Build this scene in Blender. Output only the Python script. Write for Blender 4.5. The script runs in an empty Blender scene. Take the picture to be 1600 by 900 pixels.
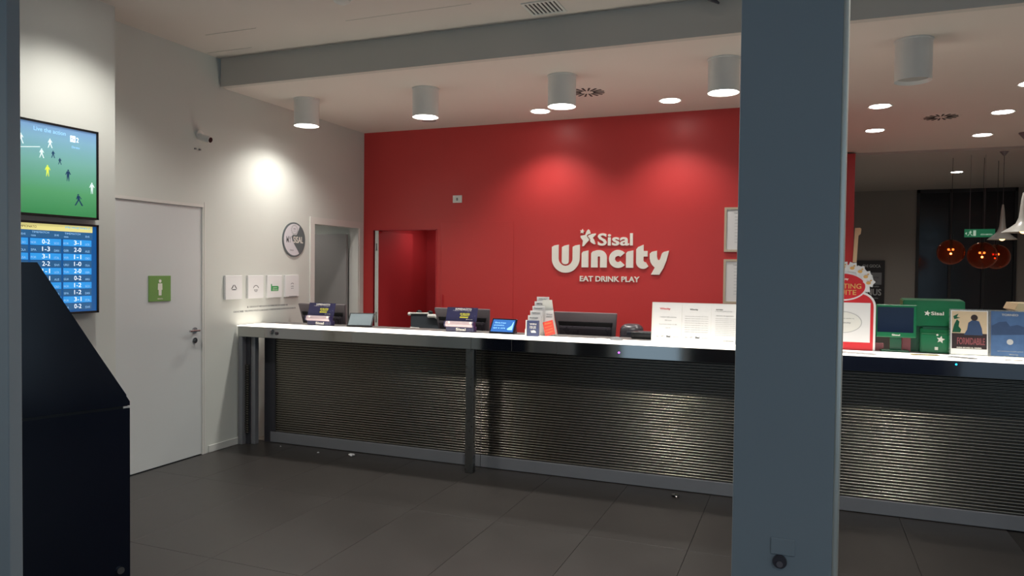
import bpy, bmesh, math, random
from mathutils import Matrix, Vector
random.seed(7)
S = bpy.context.scene
COL = S.collection
PI = math.pi

def hexc(h):
    h = h.lstrip('#')
    v = [int(h[i:i+2], 16)/255 for i in (0, 2, 4)]
    return tuple((x/12.92 if x <= .04045 else ((x+.055)/1.055)**2.4) for x in v)

# ------------------------------------------------------------------ camera
cam_d = bpy.data.cameras.new('camera'); cam = bpy.data.objects.new('camera', cam_d); COL.objects.link(cam)
cam_d.sensor_width = 36; cam_d.lens = 36*1143.74/1600; cam_d.clip_start = .05
Rv = Vector((.92920161, .36941061, .01096233)); Uv = Vector((-.0193394, .01898132, .99963278)); Fv = Vector((-.36906688, .92907239, -.02478165))
m = Matrix((Rv, Uv, -Fv)).transposed().to_4x4(); m.translation = Vector((4.7145, 0, 1.5969))
cam.matrix_world = m
S.camera = cam
# ------------------------------------------------------------------ world, exposure
w = bpy.data.worlds.new('world'); S.world = w; w.use_nodes = True
w.node_tree.nodes['Background'].inputs[0].default_value = (*hexc('#9fb6c8'), 1)
w.node_tree.nodes['Background'].inputs[1].default_value = 1.05
S.view_settings.view_transform = 'Standard'; S.view_settings.look = 'None'
S.view_settings.gamma = 1; S.view_settings.exposure = 0.08; S.view_settings.use_curve_mapping = False
LIGHT_CYL = 75.0      # surface mounted cylinder spots over the counter
LIGHT_REC = 60.0      # recessed downlights behind the counter
LIGHT_HALL = 170.0     # recessed spots in the upper ceiling, public side
WHITE_L = (1.0, .955, .89)

# ------------------------------------------------------------------ materials
def mat(name, col, rough=.55, metal=0., emit=0., noise=0., scale=8., spec=None, alpha=None, trans=0., bump=0., ior=None):
    mt = bpy.data.materials.new(name); mt.use_nodes = True
    nt = mt.node_tree; b = nt.nodes['Principled BSDF']
    c = hexc(col)
    b.inputs['Base Color'].default_value = (*c, 1); b.inputs['Roughness'].default_value = rough
    b.inputs['Metallic'].default_value = metal
    if spec is not None: b.inputs['Specular IOR Level'].default_value = spec
    if ior: b.inputs['IOR'].default_value = ior
    if trans: b.inputs['Transmission Weight'].default_value = trans
    if emit:
        b.inputs['Emission Color'].default_value = (*c, 1); b.inputs['Emission Strength'].default_value = emit
    if noise or bump:
        tc = nt.nodes.new('ShaderNodeTexCoord'); n = nt.nodes.new('ShaderNodeTexNoise')
        n.inputs['Scale'].default_value = scale; n.inputs['Detail'].default_value = 5
        nt.links.new(tc.outputs['Object'], n.inputs['Vector'])
        if noise:
            mx = nt.nodes.new('ShaderNodeMix'); mx.data_type = 'RGBA'
            mx.inputs[6].default_value = (*[x*(1-noise) for x in c], 1); mx.inputs[7].default_value = (*[min(1, x*(1+noise)) for x in c], 1)
            nt.links.new(n.outputs['Fac'], mx.inputs[0]); nt.links.new(mx.outputs[2], b.inputs['Base Color'])
            rr = nt.nodes.new('ShaderNodeMapRange'); rr.inputs[3].default_value = max(0, rough-.06); rr.inputs[4].default_value = min(1, rough+.08)
            nt.links.new(n.outputs['Fac'], rr.inputs[0]); nt.links.new(rr.outputs[0], b.inputs['Roughness'])
        if bump:
            bp = nt.nodes.new('ShaderNodeBump'); bp.inputs['Strength'].default_value = bump; bp.inputs['Distance'].default_value = .01
            nt.links.new(n.outputs['Fac'], bp.inputs['Height']); nt.links.new(bp.outputs[0], b.inputs['Normal'])
    return mt

M = {
 'wall': mat('white wall paint', '#cdd0ca', .6, noise=.02, scale=3, bump=.02),
 'ceil': mat('ceiling paint', '#d9d1c8', .75, noise=.015, scale=2),
 'beam': mat('beam paint', '#c4c0b8', .7, noise=.02, scale=2),
 'red': mat('red wall paint', '#bf3837', .4, noise=.03, scale=2, bump=.015),
 'reddark': mat('red door paint', '#b53338', .45, noise=.04, scale=3),
 'door': mat('white door laminate', '#ccd0d0', .35, noise=.01, scale=4),
 'doorframe': mat('white door frame', '#d6d5d0', .4, noise=.01),
 'greydoor': mat('grey door leaf', '#8f8c8b', .5, noise=.03, scale=2),
 'tile': mat('dark stone tile', '#363331', .36, noise=.16, scale=2.2, bump=.03),
 'bouncefloor': mat('pale bounce floor', '#b5b0a8', .5, noise=.05),  # floor behind the counter made pale to bounce light onto the low ceiling
 'grout': mat('tile grout', '#242220', .9, noise=.05),
 'base': mat('white skirting', '#c9cac6', .4, noise=.01),
 'pillar': mat('blue grey pillar paint', '#8f989e', .5, noise=.05, scale=1.5, bump=.02),
 'pillaredge': mat('pale aluminium edge strip', '#dcdcd4', .3, metal=.55, noise=.03),
 'steel': mat('brushed stainless steel', '#8f8f8c', .28, metal=1., noise=.05, scale=30),
 'rib': mat('ribbed stainless steel', '#858078', .25, metal=1.),
 'fascia': mat('polished steel fascia', '#b4b4b2', .07, metal=1.),
 'fasciadark': mat('dark glass fascia', '#1d2230', .06, metal=0., noise=.05, spec=1.),
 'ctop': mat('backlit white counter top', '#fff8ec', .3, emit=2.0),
 'darkpanel': mat('dark counter lining', '#34343a', .45, noise=.06),
 'kick': mat('grey kick plate', '#85868a', .42, metal=.35, noise=.05),
 'black': mat('black plastic', '#101114', .35, noise=.08, scale=20),
 'charcoal': mat('charcoal plastic', '#413d43', .28, noise=.06, scale=14),
 'charcoal2': mat('dark grey plastic', '#716a6e', .3, noise=.06, scale=14),
 'navy': mat('dark navy lacquer', '#0e1424', .16, noise=.06, scale=3),
 'navyblack': mat('black navy trim', '#090c14', .3, noise=.05),
 'whiteplastic': mat('white plastic', '#dcdcd6', .35, noise=.02, scale=10),
 'lightgrey': mat('light grey metal paint', '#dadad6', .45, noise=.03, scale=6),
 'vent': mat('vent dark gap', '#3a3835', .7, noise=.05),
 'paper': mat('white paper', '#dedede', .7, noise=.015, scale=20),
 'cream': mat('cream board', '#d8c8a0', .6, noise=.04),
 'ink': mat('black ink', '#2b2c30', .6, noise=.03),
 'greyink': mat('grey ink', '#7b7d80', .6, noise=.03),
 'paleink': mat('pale grey ink', '#b2b4b4', .6, noise=.02),
 'whiteink': mat('white lettering', '#e9e6dc', .45, noise=.01),
 'redink': mat('red ink', '#c8202a', .55, noise=.03),
 'orangered': mat('orange red leaflet', '#e2493c', .5, noise=.05),
 'goldink': mat('gold ink', '#d8a860', .5, noise=.04),
 'signgreen': mat('green sign face', '#6f9a50', .5, noise=.03),
 'greenink': mat('green ink', '#3f9a5a', .55, noise=.03),
 'green': mat('green terminal plastic', '#0c6c42', .32, noise=.04, scale=6),
 'greendark': mat('dark green plastic', '#0a4f33', .35, noise=.04, scale=6),
 'screenoff': mat('dark blue glass screen', '#101c34', .1, noise=.05),
 'purple': mat('purple printed card', '#2d2c4e', .25, noise=.25, scale=18),
 'pinktray': mat('pinkish grey tray', '#b7a3a8', .3, noise=.1, scale=20),
 'yellowink': mat('yellow ink', '#c6c23c', .5, noise=.05),
 'frameoak': mat('pale champagne frame', '#c3b49c', .4, metal=.2, noise=.05),
 'roundgrey': mat('slate print', '#5d6668', .5, noise=.03),
 'roundpale': mat('pale grey print', '#cfcdd2', .5, noise=.02),
 'chrome': mat('satin chrome', '#b8b8ba', .2, metal=1., noise=.02),
 'fabric': mat('dark slate fabric', '#3b4148', .85, noise=.15, scale=60),
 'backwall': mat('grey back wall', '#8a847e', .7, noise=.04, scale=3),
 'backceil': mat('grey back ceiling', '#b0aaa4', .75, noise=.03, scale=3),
 'nightglass': mat('night window glass', '#10141c', .12, noise=.05, spec=.5),
 'posterblack': mat('black board', '#1a191c', .5, noise=.06),
 'posterblue': mat('blue poster print', '#48658f', .35, noise=.3, scale=16),
 'postertan': mat('tan poster print', '#c8b394', .4, noise=.12, scale=14),
 'posterdark': mat('dark brown print', '#2f2020', .4, noise=.1, scale=14),
 'jeans': mat('blue figure print', '#35496b', .4, noise=.15, scale=30),
 'skin': mat('brown hair print', '#2d211e', .4, noise=.1),
 'greypink': mat('dusty pink plastic', '#8b4b50', .5, noise=.05),
 'acrylic': mat('clear acrylic', '#e6ebea', .08, noise=.01, trans=.85, ior=1.3),
 'bluecard': mat('navy printed card', '#3b4468', .45, noise=.35, scale=40),
 'desk': mat('grey work desk', '#6d6a68', .5, noise=.04),
 'lens': mat('lit lamp lens', '#fffaf2', .4, emit=14., noise=0),
 'lensoff': mat('unlit lamp lens', '#8d8c88', .3, noise=.02),
 'ledpurple': mat('purple indicator light', '#b050e8', .3, emit=4.),
 'ledcyan': mat('cyan indicator light', '#20c0e8', .3, emit=3.),
 'amber': mat('amber glass', '#cf7648', .03, trans=.955, ior=1.2),
 'filament': mat('warm bulb filament', '#ffb070', .3, emit=6.),
 'bulb': mat('dim warm bulb', '#ffcf90', .3, emit=3.),
 'pendantwhite': mat('white enamel shade', '#9a9a94', .3, noise=.03),
 'exitgreen': mat('lit green exit sign', '#1f7d55', .4, emit=.25, noise=.0),
 'exitwhite': mat('lit pale exit symbol', '#b8d8c4', .4, emit=.35),
 'scr_yellow': mat('screen yellow band', '#d8cf86', .2, emit=.75),
 'scr_blue': mat('screen bright blue', '#2f8fd8', .2, emit=.8),
 'scr_blue2': mat('screen deep blue', '#14508c', .2, emit=.7),
 'scr_head': mat('screen header blue', '#2a5a86', .2, emit=.7),
 'scr_text': mat('screen white text', '#e8f4ff', .2, emit=.95),
 'scr_dim': mat('screen dim text', '#8fc0e6', .2, emit=.7),
 'scr_dark': mat('screen dark text', '#5a5636', .2, emit=.5),
 'scr_cyan': mat('screen cyan text', '#48b0e0', .2, emit=.8),
 'scr_player': mat('screen pale player', '#c8d8d8', .2, emit=.75),
 'scr_player2': mat('screen dark player', '#1c3a5c', .2, emit=.5),
 'scr_lime': mat('screen lime player', '#c8d84c', .2, emit=.75),
 'scr_tablet': mat('tablet lit blue screen', '#2b5a9c', .2, emit=.6),
 'scr_tablet2': mat('tablet pale glow', '#7fb4ea', .2, emit=.8),
 'scr_grey': mat('tablet grey screen', '#7f8c92', .15, noise=.05),
}
# football picture: one flat print going from blue-grey stands to green pitch
def pitch_mat():
    mt = bpy.data.materials.new('football broadcast picture'); mt.use_nodes = True
    nt = mt.node_tree; b = nt.nodes['Principled BSDF']; b.inputs['Roughness'].default_value = .18
    tc = nt.nodes.new('ShaderNodeTexCoord'); sp = nt.nodes.new('ShaderNodeSeparateXYZ'); cr = nt.nodes.new('ShaderNodeValToRGB')
    mr = nt.nodes.new('ShaderNodeMapRange'); mr.inputs[1].default_value = -.02; mr.inputs[2].default_value = .58
    nt.links.new(tc.outputs['Object'], sp.inputs[0]); nt.links.new(sp.outputs['Z'], mr.inputs[0]); nt.links.new(mr.outputs[0], cr.inputs[0])
    e = cr.color_ramp.elements; e[0].position = 0; e[0].color = (*hexc('#2f7544'), 1); e[1].position = 1; e[1].color = (*hexc('#6080a8'), 1)
    x = e.new(.3); x.color = (*hexc('#4a8a5e'), 1); x = e.new(.62); x.color = (*hexc('#62948c'), 1); x = e.new(.86); x.color = (*hexc('#6890a4'), 1)
    nt.links.new(cr.outputs[0], b.inputs['Base Color']); nt.links.new(cr.outputs[0], b.inputs['Emission Color']); b.inputs['Emission Strength'].default_value = .8
    return mt
M['pitch'] = pitch_mat()

# ------------------------------------------------------------------ helpers
def B(): return bmesh.new()
def box(bm, x0, x1, y0, y1, z0, z1, bev=0., seg=1):
    r = bmesh.ops.create_cube(bm, size=1, matrix=Matrix.Translation(((x0+x1)/2, (y0+y1)/2, (z0+z1)/2)) @ Matrix.Diagonal((abs(x1-x0), abs(y1-y0), abs(z1-z0), 1)))
    if bev:
        es = {e for v in r['verts'] for e in v.link_edges}
        bmesh.ops.bevel(bm, geom=list(es), offset=bev, segments=seg, affect='EDGES', profile=.5)
    return bm
def poly(bm, pts, z0, z1):
    """closed outline in the xy plane, extruded from z0 to z1"""
    a = [bm.verts.new((x, y, z0)) for x, y in pts]; b = [bm.verts.new((x, y, z1)) for x, y in pts]
    n = len(pts)
    area = sum(pts[i][0]*pts[(i+1) % n][1]-pts[(i+1) % n][0]*pts[i][1] for i in range(n))
    if area < 0: a.reverse(); b.reverse()
    bm.faces.new(list(reversed(a))); bm.faces.new(b)
    for i in range(n): bm.faces.new((a[i], a[(i+1) % n], b[(i+1) % n], b[i]))
    return bm
def lathe(bm, prof, cx=0, cy=0, n=32, close=True):
    """profile of (radius, z), spun round a vertical axis"""
    rings = []
    for r, z in prof:
        rings.append([bm.verts.new((cx+r*math.cos(2*PI*k/n), cy+r*math.sin(2*PI*k/n), z)) for k in range(n)] if r > 1e-6 else [bm.verts.new((cx, cy, z))])
    for A, C in zip(rings, rings[1:]):
        for k in range(n):
            q = [A[k % len(A)], A[(k+1) % len(A)], C[(k+1) % len(C)], C[k % len(C)]]
            q = list(dict.fromkeys(q))
            if len(q) >= 3:
                try: bm.faces.new(q)
                except ValueError: pass
    if close:
        for R in (rings[0], rings[-1]):
            if len(R) > 1:
                try: bm.faces.new(R)
                except ValueError: pass
    bmesh.ops.recalc_face_normals(bm, faces=bm.faces[:])
    return bm
def cyl(bm, a, b, r, n=16, r2=None):
    a, b = Vector(a), Vector(b); d = b-a
    mt = Matrix.Translation((a+b)/2) @ d.to_track_quat('Z', 'Y').to_matrix().to_4x4()
    bmesh.ops.create_cone(bm, cap_ends=True, segments=n, radius1=r, radius2=r if r2 is None else r2, depth=d.length, matrix=mt)
    return bm
def arc(cx, cy, r, a0, a1, n=14, ry=None):
    ry = r if ry is None else ry
    return [(cx+r*math.cos(math.radians(a0+(a1-a0)*i/n)), cy+ry*math.sin(math.radians(a0+(a1-a0)*i/n))) for i in range(n+1)]
_tc = {}
def text(bm, s, cx, cy, w, h, z0, z1, bold=0., align='c'):
    """s fitted into w x h round (cx, cy) in the xy plane, extruded z0..z1"""
    k = (s, bold)
    if k not in _tc:
        cu = bpy.data.curves.new('t', 'FONT'); cu.body = s; cu.extrude = .5; cu.offset = bold; cu.resolution_u = 3
        o = bpy.data.objects.new('t', cu); me = bpy.data.meshes.new_from_object(o)
        vs = [v.co.copy() for v in me.vertices]; fs = [tuple(p.vertices) for p in me.polygons]
        bpy.data.objects.remove(o); bpy.data.curves.remove(cu); bpy.data.meshes.remove(me)
        _tc[k] = (vs, fs)
    vs, fs = _tc[k]
    if not vs: return bm
    x0 = min(v.x for v in vs); x1 = max(v.x for v in vs); y0 = min(v.y for v in vs); y1 = max(v.y for v in vs)
    sx = w/(x1-x0); sy = h/(y1-y0)
    nv = [bm.verts.new(((v.x-(x0+x1)/2)*sx+cx, (v.y-(y0+y1)/2)*sy+cy, z0+(v.z+.5)*(z1-z0))) for v in vs]
    for f in fs:
        try: bm.faces.new([nv[i] for i in f])
        except ValueError: pass
    return bm
def root_of(o):
    while o.parent: o = o.parent
    return o
def obj(name, bm, mt, parent=None, X=None, world=True, smooth=False, label=None, kind=None):
    if X is not None: bm.transform(X)
    if parent is not None and world: bm.transform(root_of(parent).matrix_basis.inverted())
    shift = None
    if parent is None:
        xs = [v.co for v in bm.verts]
        shift = Vector(((min(v.x for v in xs)+max(v.x for v in xs))/2, (min(v.y for v in xs)+max(v.y for v in xs))/2, min(v.z for v in xs)))
        bm.transform(Matrix.Translation(-shift))
    me = bpy.data.meshes.new(name); bm.to_mesh(me); bm.free()
    if smooth:
        for p in me.polygons: p.use_smooth = True
        me.set_sharp_from_angle(angle=math.radians(35))
    me.materials.append(M[mt] if isinstance(mt, str) else mt)
    o = bpy.data.objects.new(name, me); COL.objects.link(o)
    if parent is not None: o.parent = parent
    else: o.location = shift
    if label: o['label'] = label
    if kind: o['kind'] = kind
    return o
def tag(o, label, cat, group=None):
    o['label'] = label; o['category'] = cat
    if group: o['group'] = group
    return o
def thing(name, label, cat, loc=(0, 0, 0), rotz=0, group=None):
    o = bpy.data.objects.new(name, None); COL.objects.link(o); o.empty_display_size = .1
    o.location = loc; o.rotation_euler = (0, 0, rotz)
    o.matrix_basis = Matrix.Translation(loc) @ Matrix.Rotation(rotz, 4, 'Z')
    return tag(o, label, cat, group)
def struct(name, bm, mt, parent=None, **k):
    o = obj(name, bm, mt, parent, **k)
    if parent is None: o['kind'] = 'structure'
    return o
def plane(origin, right, up):
    """matrix taking local xy (z = outward) to a plane in the room"""
    r = Vector(right).normalized(); u = Vector(up).normalized(); n = r.cross(u)
    mt = Matrix((r, u, n)).transposed().to_4x4(); mt.translation = Vector(origin); return mt
def copy_tree(o, parent=None):
    c = o.copy(); COL.objects.link(c); c.parent = parent
    for ch in list(o.children): copy_tree(ch, c)
    return c
def on_left(y, z, x=0.): return plane((x, y, z), (0, 1, 0), (0, 0, 1))      # text reads along +Y, faces +X
def on_back(x, z, y): return plane((x, y, z), (1, 0, 0), (0, 0, 1))          # faces -Y
def spot(name, parent, loc, energy, ang=110, blend=.6, size=.04, col=WHITE_L, tilt=None):
    l = bpy.data.lights.new(name, 'SPOT'); l.energy = energy; l.spot_size = math.radians(ang); l.spot_blend = blend
    l.shadow_soft_size = size; l.color = col
    o = bpy.data.objects.new(name, l); COL.objects.link(o); o.parent = parent
    o.location = root_of(parent).matrix_basis.inverted() @ Vector(loc)
    if tilt: o.rotation_euler = tilt
    return o

# ================================================================== STRUCTURE
HL, HC = 3.146, 3.389         # low ceiling behind the beam line, upper ceiling over the public side
YB = 4.968                    # beam face
YR = 7.22                     # red wall
XR = 8.9                      # right wall
# floor with real tiles on the public side
fl = struct('floor', box(B(), -1.9, XR, -1.6, 16.6, -.12, -.006), 'grout')
tile_me = None
tx, ty = .6, 1.2
for i in range(-1, 9):
    for j in range(-1, 5):
        x0 = 4.13+(i-6)*tx; y0 = 3.09+(j-3)*1.15
        xa, xb = max(x0, 0.001), min(x0+tx, XR); ya, yb = y0, min(y0+1.15, 5.409)
        if xb-xa < .05: continue
        full = abs(xb-xa-tx) < .001
        full = full and yb-ya > 1.149
        if full and tile_me:
            o = bpy.data.objects.new('tile', tile_me); COL.objects.link(o); o.parent = fl
        else:
            bm = box(B(), .001, xb-xa-.001, .001, yb-ya-.001, 0, .008, .0006)
            o = obj('tile', bm, 'tile', fl, world=False)
            if full: tile_me = o.data
        loc = Vector((xa, ya, -.008)); o.location = loc - fl.location
struct('floor', box(B(), -1.9, XR, 5.41, 16.5, -.006, 0), 'bouncefloor')  # unseen slab, pale as a reflector under the low ceiling

# left wall with two openings
def left_wall():
    bm = B(); T = -.12
    D1a, D1b, D1t = 3.895, 4.79, 2.11
    D2a, D2b, D2t = 6.285, 7.13, 2.05
    box(bm, T, 0, 3.60, D1a, 0, 3.5); box(bm, T, 0, D1a, D1b, D1t, 3.5); box(bm, T, 0, D1b, D2a, 0, 3.5)
    box(bm, T, 0, D2a, D2b, D2t, 3.5); box(bm, T, 0, D2b, YR+.02, 0, 3.5)
    return bm
struct('wall_left', left_wall(), 'wall')
struct('wall_left_front', box(B(), -.12, .25, -1.6, 3.73, 0, 3.5), 'wall')
# flush white door
d = struct('door_1', box(B(), -.055, -.006, 3.905, 4.778, .006, 2.092, .002), 'door')
fr = B(); box(fr, -.05, .004, 4.779, 4.792, 0, 2.115); box(fr, -.05, .006, 3.89, 4.792, 2.094, 2.118); box(fr, -.05, .004, 3.892, 3.903, 0, 2.118)
struct('door_frame', fr, 'doorframe', d)
h = B(); cyl(h, (-.006, 4.70, 1.063), (.002, 4.70, 1.063), .026, 20); cyl(h, (.0, 4.70, 1.063), (.05, 4.70, 1.063), .009, 12); cyl(h, (.046, 4.705, 1.063), (.046, 4.60, 1.063), .009, 12)
struct('door_handle', h, 'chrome', d, smooth=True)
h = B(); cyl(h, (-.006, 4.70, .978), (.004, 4.70, .978), .024, 20); cyl(h, (.003, 4.70, .978), (.010, 4.70, .978), .009, 12)
struct('door_lock', h, 'chrome', d, smooth=True)
h = B(); box(h, .0, .004, 4.80, 4.812, 0, 2.14)   # hairline trim beside the door
struct('trim_1', h, 'doorframe')
bb = B(); box(bb, 0, .012, 4.845, 5.40, 0, .062, .003)
struct('baseboard_left', bb, 'base')
# open doorway near the corner
f = B(); box(f, -.13, .012, 6.225, 6.295, 0, 2.05); box(f, -.13, .012, 7.12, 7.19, 0, 2.05); box(f, -.13, .012, 6.225, 7.19, 2.0505, 2.12)
d2 = struct('door_2', f, 'doorframe')
leaf = B(); box(leaf, -.90, -.125, 7.055, 7.098, .01, 1.985, .002)
struct('door_leaf', leaf, 'greydoor', d2, label='grey door leaf standing open into the side room')
st = B(); box(st, -.11, .006, 7.10, 7.122, 0, 2.05)
struct('door_stop', st, 'doorframe', d2)
h = B(); cyl(h, (-.82, 7.055, 1.04), (-.82, 7.0, 1.04), .01, 12); cyl(h, (-.83, 7.0, 1.04), (-.72, 7.0, 1.04), .009, 12)
struct('door_handle', h, 'chrome', d2, smooth=True)
# side room behind it
sr = B(); box(sr, -1.9, -1.8, 5.6, 8.2, 0, 2.6); box(sr, -1.8, -.12, 5.5, 5.6, 0, 2.6); box(sr, -1.8, -.12, 7.24, 7.34, 0, 2.6)
struct('wall_side_room', sr, 'wall')
struct('ceiling', box(B(), -1.9, -.12, 5.5, 7.34, 2.6, 2.7), 'ceil')

# red back wall with opening
rw = B(); box(rw, -.12, .13, YR, YR+.12, 0, 3.5); box(rw, .13, .945, YR, YR+.12, 2.038, 3.5); box(rw, .945, 4.75, YR, YR+.12, 0, 3.5)
struct('wall_back', rw, 'red')
r2 = B(); box(r2, 4.63, 4.75, YR+.12, 10.3, 0, 3.5)
struct('wall_back_return', r2, 'red')
struct('wall_back_rear', box(B(), 4.75, 5.305, 10.3, 10.42, 0, 3.125), 'red')
# passage behind the red opening
ps = B(); box(ps, .03, .13, YR+.12, 8.5, 0, 2.3); box(ps, .945, 1.045, YR+.12, 8.5, 0, 2.3); box(ps, .03, 1.045, 8.5, 8.6, 0, 2.3); box(ps, .03, 1.045, YR+.12, 8.5, 2.3, 2.4)
struct('wall_passage', ps, 'reddark')
d3 = struct('door_3', box(B(), .165, .205, YR-.01, YR+.78, .01, 2.025, .002), 'reddark')
struct('door_edge', box(B(), .163, .207, YR-.016, YR-.009, .01, 2.027), 'wall', d3, label='bare white edge of the open red door')
h = B(); box(h, .178, .192, YR-.019, YR-.016, 1.80, 1.88); box(h, .178, .192, YR-.019, YR-.016, .98, 1.10)
struct('latch_plate', h, 'chrome', d3)
tr = B(); box(tr, .125, .135, YR-.008, YR+.12, 0, 2.04); box(tr, .94, .95, YR-.008, YR+.12, 0, 2.04); box(tr, .125, .95, YR-.008, YR+.12, 2.030, 2.040)
struct('trim_2', tr, 'reddark')
# flush door right of the opening
d4 = struct('door_4', box(B(), 1.004, 1.86, YR-.006, YR+.0, .01, 2.11, .002), 'red')
h = B(); box(h, 1.02, 1.032, YR-.03, YR-.006, 1.17, 1.32, .003)
struct('door_handle', h, 'reddark', d4)

# ceilings and the step between them
struct('ceiling', box(B(), -.12, XR, -1.6, YB, HC, HC+.1), 'ceil')
struct('trim_3', box(B(), .02, XR, YB, YB+.06, HL-.0, HC+.1), 'beam')
struct('ceiling', box(B(), -.12, XR, YB+.06, 10.42, HL, HL+.1), 'ceil')
struct('ceiling', box(B(), 3.0, XR, 10.42, 16.5, HL-.03, HL+.1), 'backceil')
# hairline access-hatch gaps in the upper ceiling
g = B(); box(g, .38, .87, 4.425, 4.431, HC-.0025, HC); box(g, .03, .50, 4.80, 4.806, HC-.0025, HC); box(g, 1.6, 2.6, 4.52, 4.524, HC-.002, HC)
struct('trim_4', g, 'beam')
# rear room
struct('wall_rear', box(B(), 3.0, 6.60, 15.0, 15.1, 0, HL), 'backwall')
struct('wall_rear_right', box(B(), 8.13, XR, 15.0, 15.1, 0, HL), 'backwall')
struct('wall_rear_side', box(B(), 4.4, 4.6, 10.42, 15.0, 0, HL), 'backwall')
struct('wall_right', box(B(), XR, XR+.1, 1.6, 16.5, 0, 3.5), 'wall')
wf = B(); 
for x in (6.60, 7.11, 7.62, 8.09): box(wf, x, x+.045, 14.96, 15.04, 0, HL-.03)
box(wf, 6.60, 8.135, 14.96, 15.04, HL-.09, HL-.03); box(wf, 6.60, 8.135, 14.96, 15.04, 0, .08)
wn = struct('window_1', wf, 'posterblack')
for x in (6.645, 7.155, 7.665): struct('pane', box(B(), x, x+(.465 if x < 7.6 else .425), 14.99, 15.0, .08, HL-.09), 'nightglass', wn)
# shop front behind the camera, open to dusk; posts and panels added for fascia reflections
sf = B()
for x0, x1 in ((.25, .8), (1.75, 1.95), (2.9, 3.05), (6.6, 6.8), (8.6, 8.9)): box(sf, x0, x1, -1.6, -1.5, 0, 3.4)
box(sf, 0, XR, -1.6, -1.5, 2.7, 3.4)
struct('wall_front', sf, 'wall')
lw = B(); box(lw, .8, 1.75, -1.6, -1.5, 0, .9); box(lw, 3.05, 4.2, -1.6, -1.5, 0, .75); box(lw, 5.0, 6.6, -1.6, -1.5, 0, .75)
struct('wall_front_low', lw, 'darkpanel')

# ================================================================== FOREGROUND PILLARS
def pillar(X0, X1, Y0, Y1, label, strip):
    t = thing('pillar', label, 'pillar', ((X0+X1)/2, (Y0+Y1)/2, 0))
    obj('shaft', box(B(), X0, X1, Y0, Y1, 0, HC, .004, 2), 'pillar', t)
    if strip: obj('edge_strip', cyl(B(), (X1+.010, Y0+.012, 0), (X1+.010, Y0+.012, HC), .013, 24), 'pillaredge', t, label='pale vertical edge strip', smooth=True)
    return t
pillar(4.472, 4.836, 3.0, 3.16, 'wide blue grey pillar in the foreground with a pale right edge', True)
pillar(1.60, 2.126, 1.73, 1.78, 'blue grey pillar cut off by the left edge of the picture', False)
t = thing('wall_socket', 'dark round floor-level socket on the foreground pillar', 'socket', (4.652, 3.0, .46))
pl = B(); box(pl, -.035, .055, -.006, 0, .045, .11, .003); obj('cover_plate', pl, 'pillar', t, world=False)
so = B(); cyl(so, (0, 0, .02), (0, -.012, .02), .026, 24); obj('socket_ring', so, 'charcoal', t, world=False, smooth=True)
so = B(); cyl(so, (0, -.012, .012), (0, -.016, .012), .012, 16); obj('socket_plug', so, 'charcoal2', t, world=False, smooth=True)

# ================================================================== BETTING KIOSK (far left)
K = thing('betting_kiosk', 'tall dark navy betting kiosk with a sloping front beside the left pillar', 'kiosk', (1.8, 2.5, 0), math.radians(70))
# local x = towards the front, y = away from the camera side (width .55)
def prof(bm, pts, y0, y1):
    bm2 = bm
    a = [bm2.verts.new((x, y0, z)) for x, z in pts]; b = [bm2.verts.new((x, y1, z)) for x, z in pts]; n = len(pts)
    bm2.faces.new(a); bm2.faces.new(list(reversed(b)))
    for i in range(n): bm2.faces.new((a[(i+1) % n], a[i], b[i], b[(i+1) % n]))
    bmesh.ops.recalc_face_normals(bm2, faces=bm2.faces[:]); return bm2
obj('upper_body', prof(B(), [(.009, .945), (.009, .963), (-.365, 1.607), (-.62, 1.607), (-.62, .945)], 0, .55), 'navy', K, world=False)
obj('lower_body', prof(B(), [(.009, .0), (.009, .932), (-.62, .932), (-.62, 0)], 0, .55), 'navy', K, world=False)
obj('seam_strip', box(B(), -.61, .0, .004, .546, .93, .947), 'navyblack', K, world=False)
obj('shelf_lip', box(B(), -.02, .010, .0, .55, .933, .942, .001), 'lightgrey', K, world=False, label='pale metal lip at the seam')
sc = prof(B(), [(.006, .985), (-.355, 1.59), (-.36, 1.585), (-.0, .98)], .04, .51); obj('touch_screen', sc, 'screenoff', K, X=Matrix.Translation((.004, 0, .002)), world=False)
lk = B(); cyl(lk, (-.036, 0, .181), (-.036, -.012, .181), .016, 20); obj('lock', lk, 'chrome', K, world=False, smooth=True)

# ================================================================== WALL MONITORS
def monitor(zb, label, y0=2.52, y1=3.552):
    t = thing('wall_monitor', label, 'monitor', (.25, (y0+y1)/2, zb))
    obj('casing', box(B(), .255, .30, y0, y1, zb, zb+.588, .004), 'black', t)
    b = B(); y = y0
    box(b, .298, .312, y0, y1, zb, zb+.014); box(b, .298, .312, y0, y1, zb+.574, zb+.588); box(b, .298, .312, y0, y0+.014, zb, zb+.588); box(b, .298, .312, y1-.014, y1, zb, zb+.588)
    obj('bezel', b, 'black', t)
    obj('wall_bracket', box(B(), .25, .256, y0+.3, y1-.3, zb+.12, zb+.45), 'black', t)
    return t
t = monitor(1.900, 'upper wall monitor showing a football match on a green pitch')
obj('screen', box(B(), 0, .006, 2.534-2.5, 3.538-2.5, 0, .56), 'pitch', t, X=Matrix.Translation((.3, 2.5, 1.914)))
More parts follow.
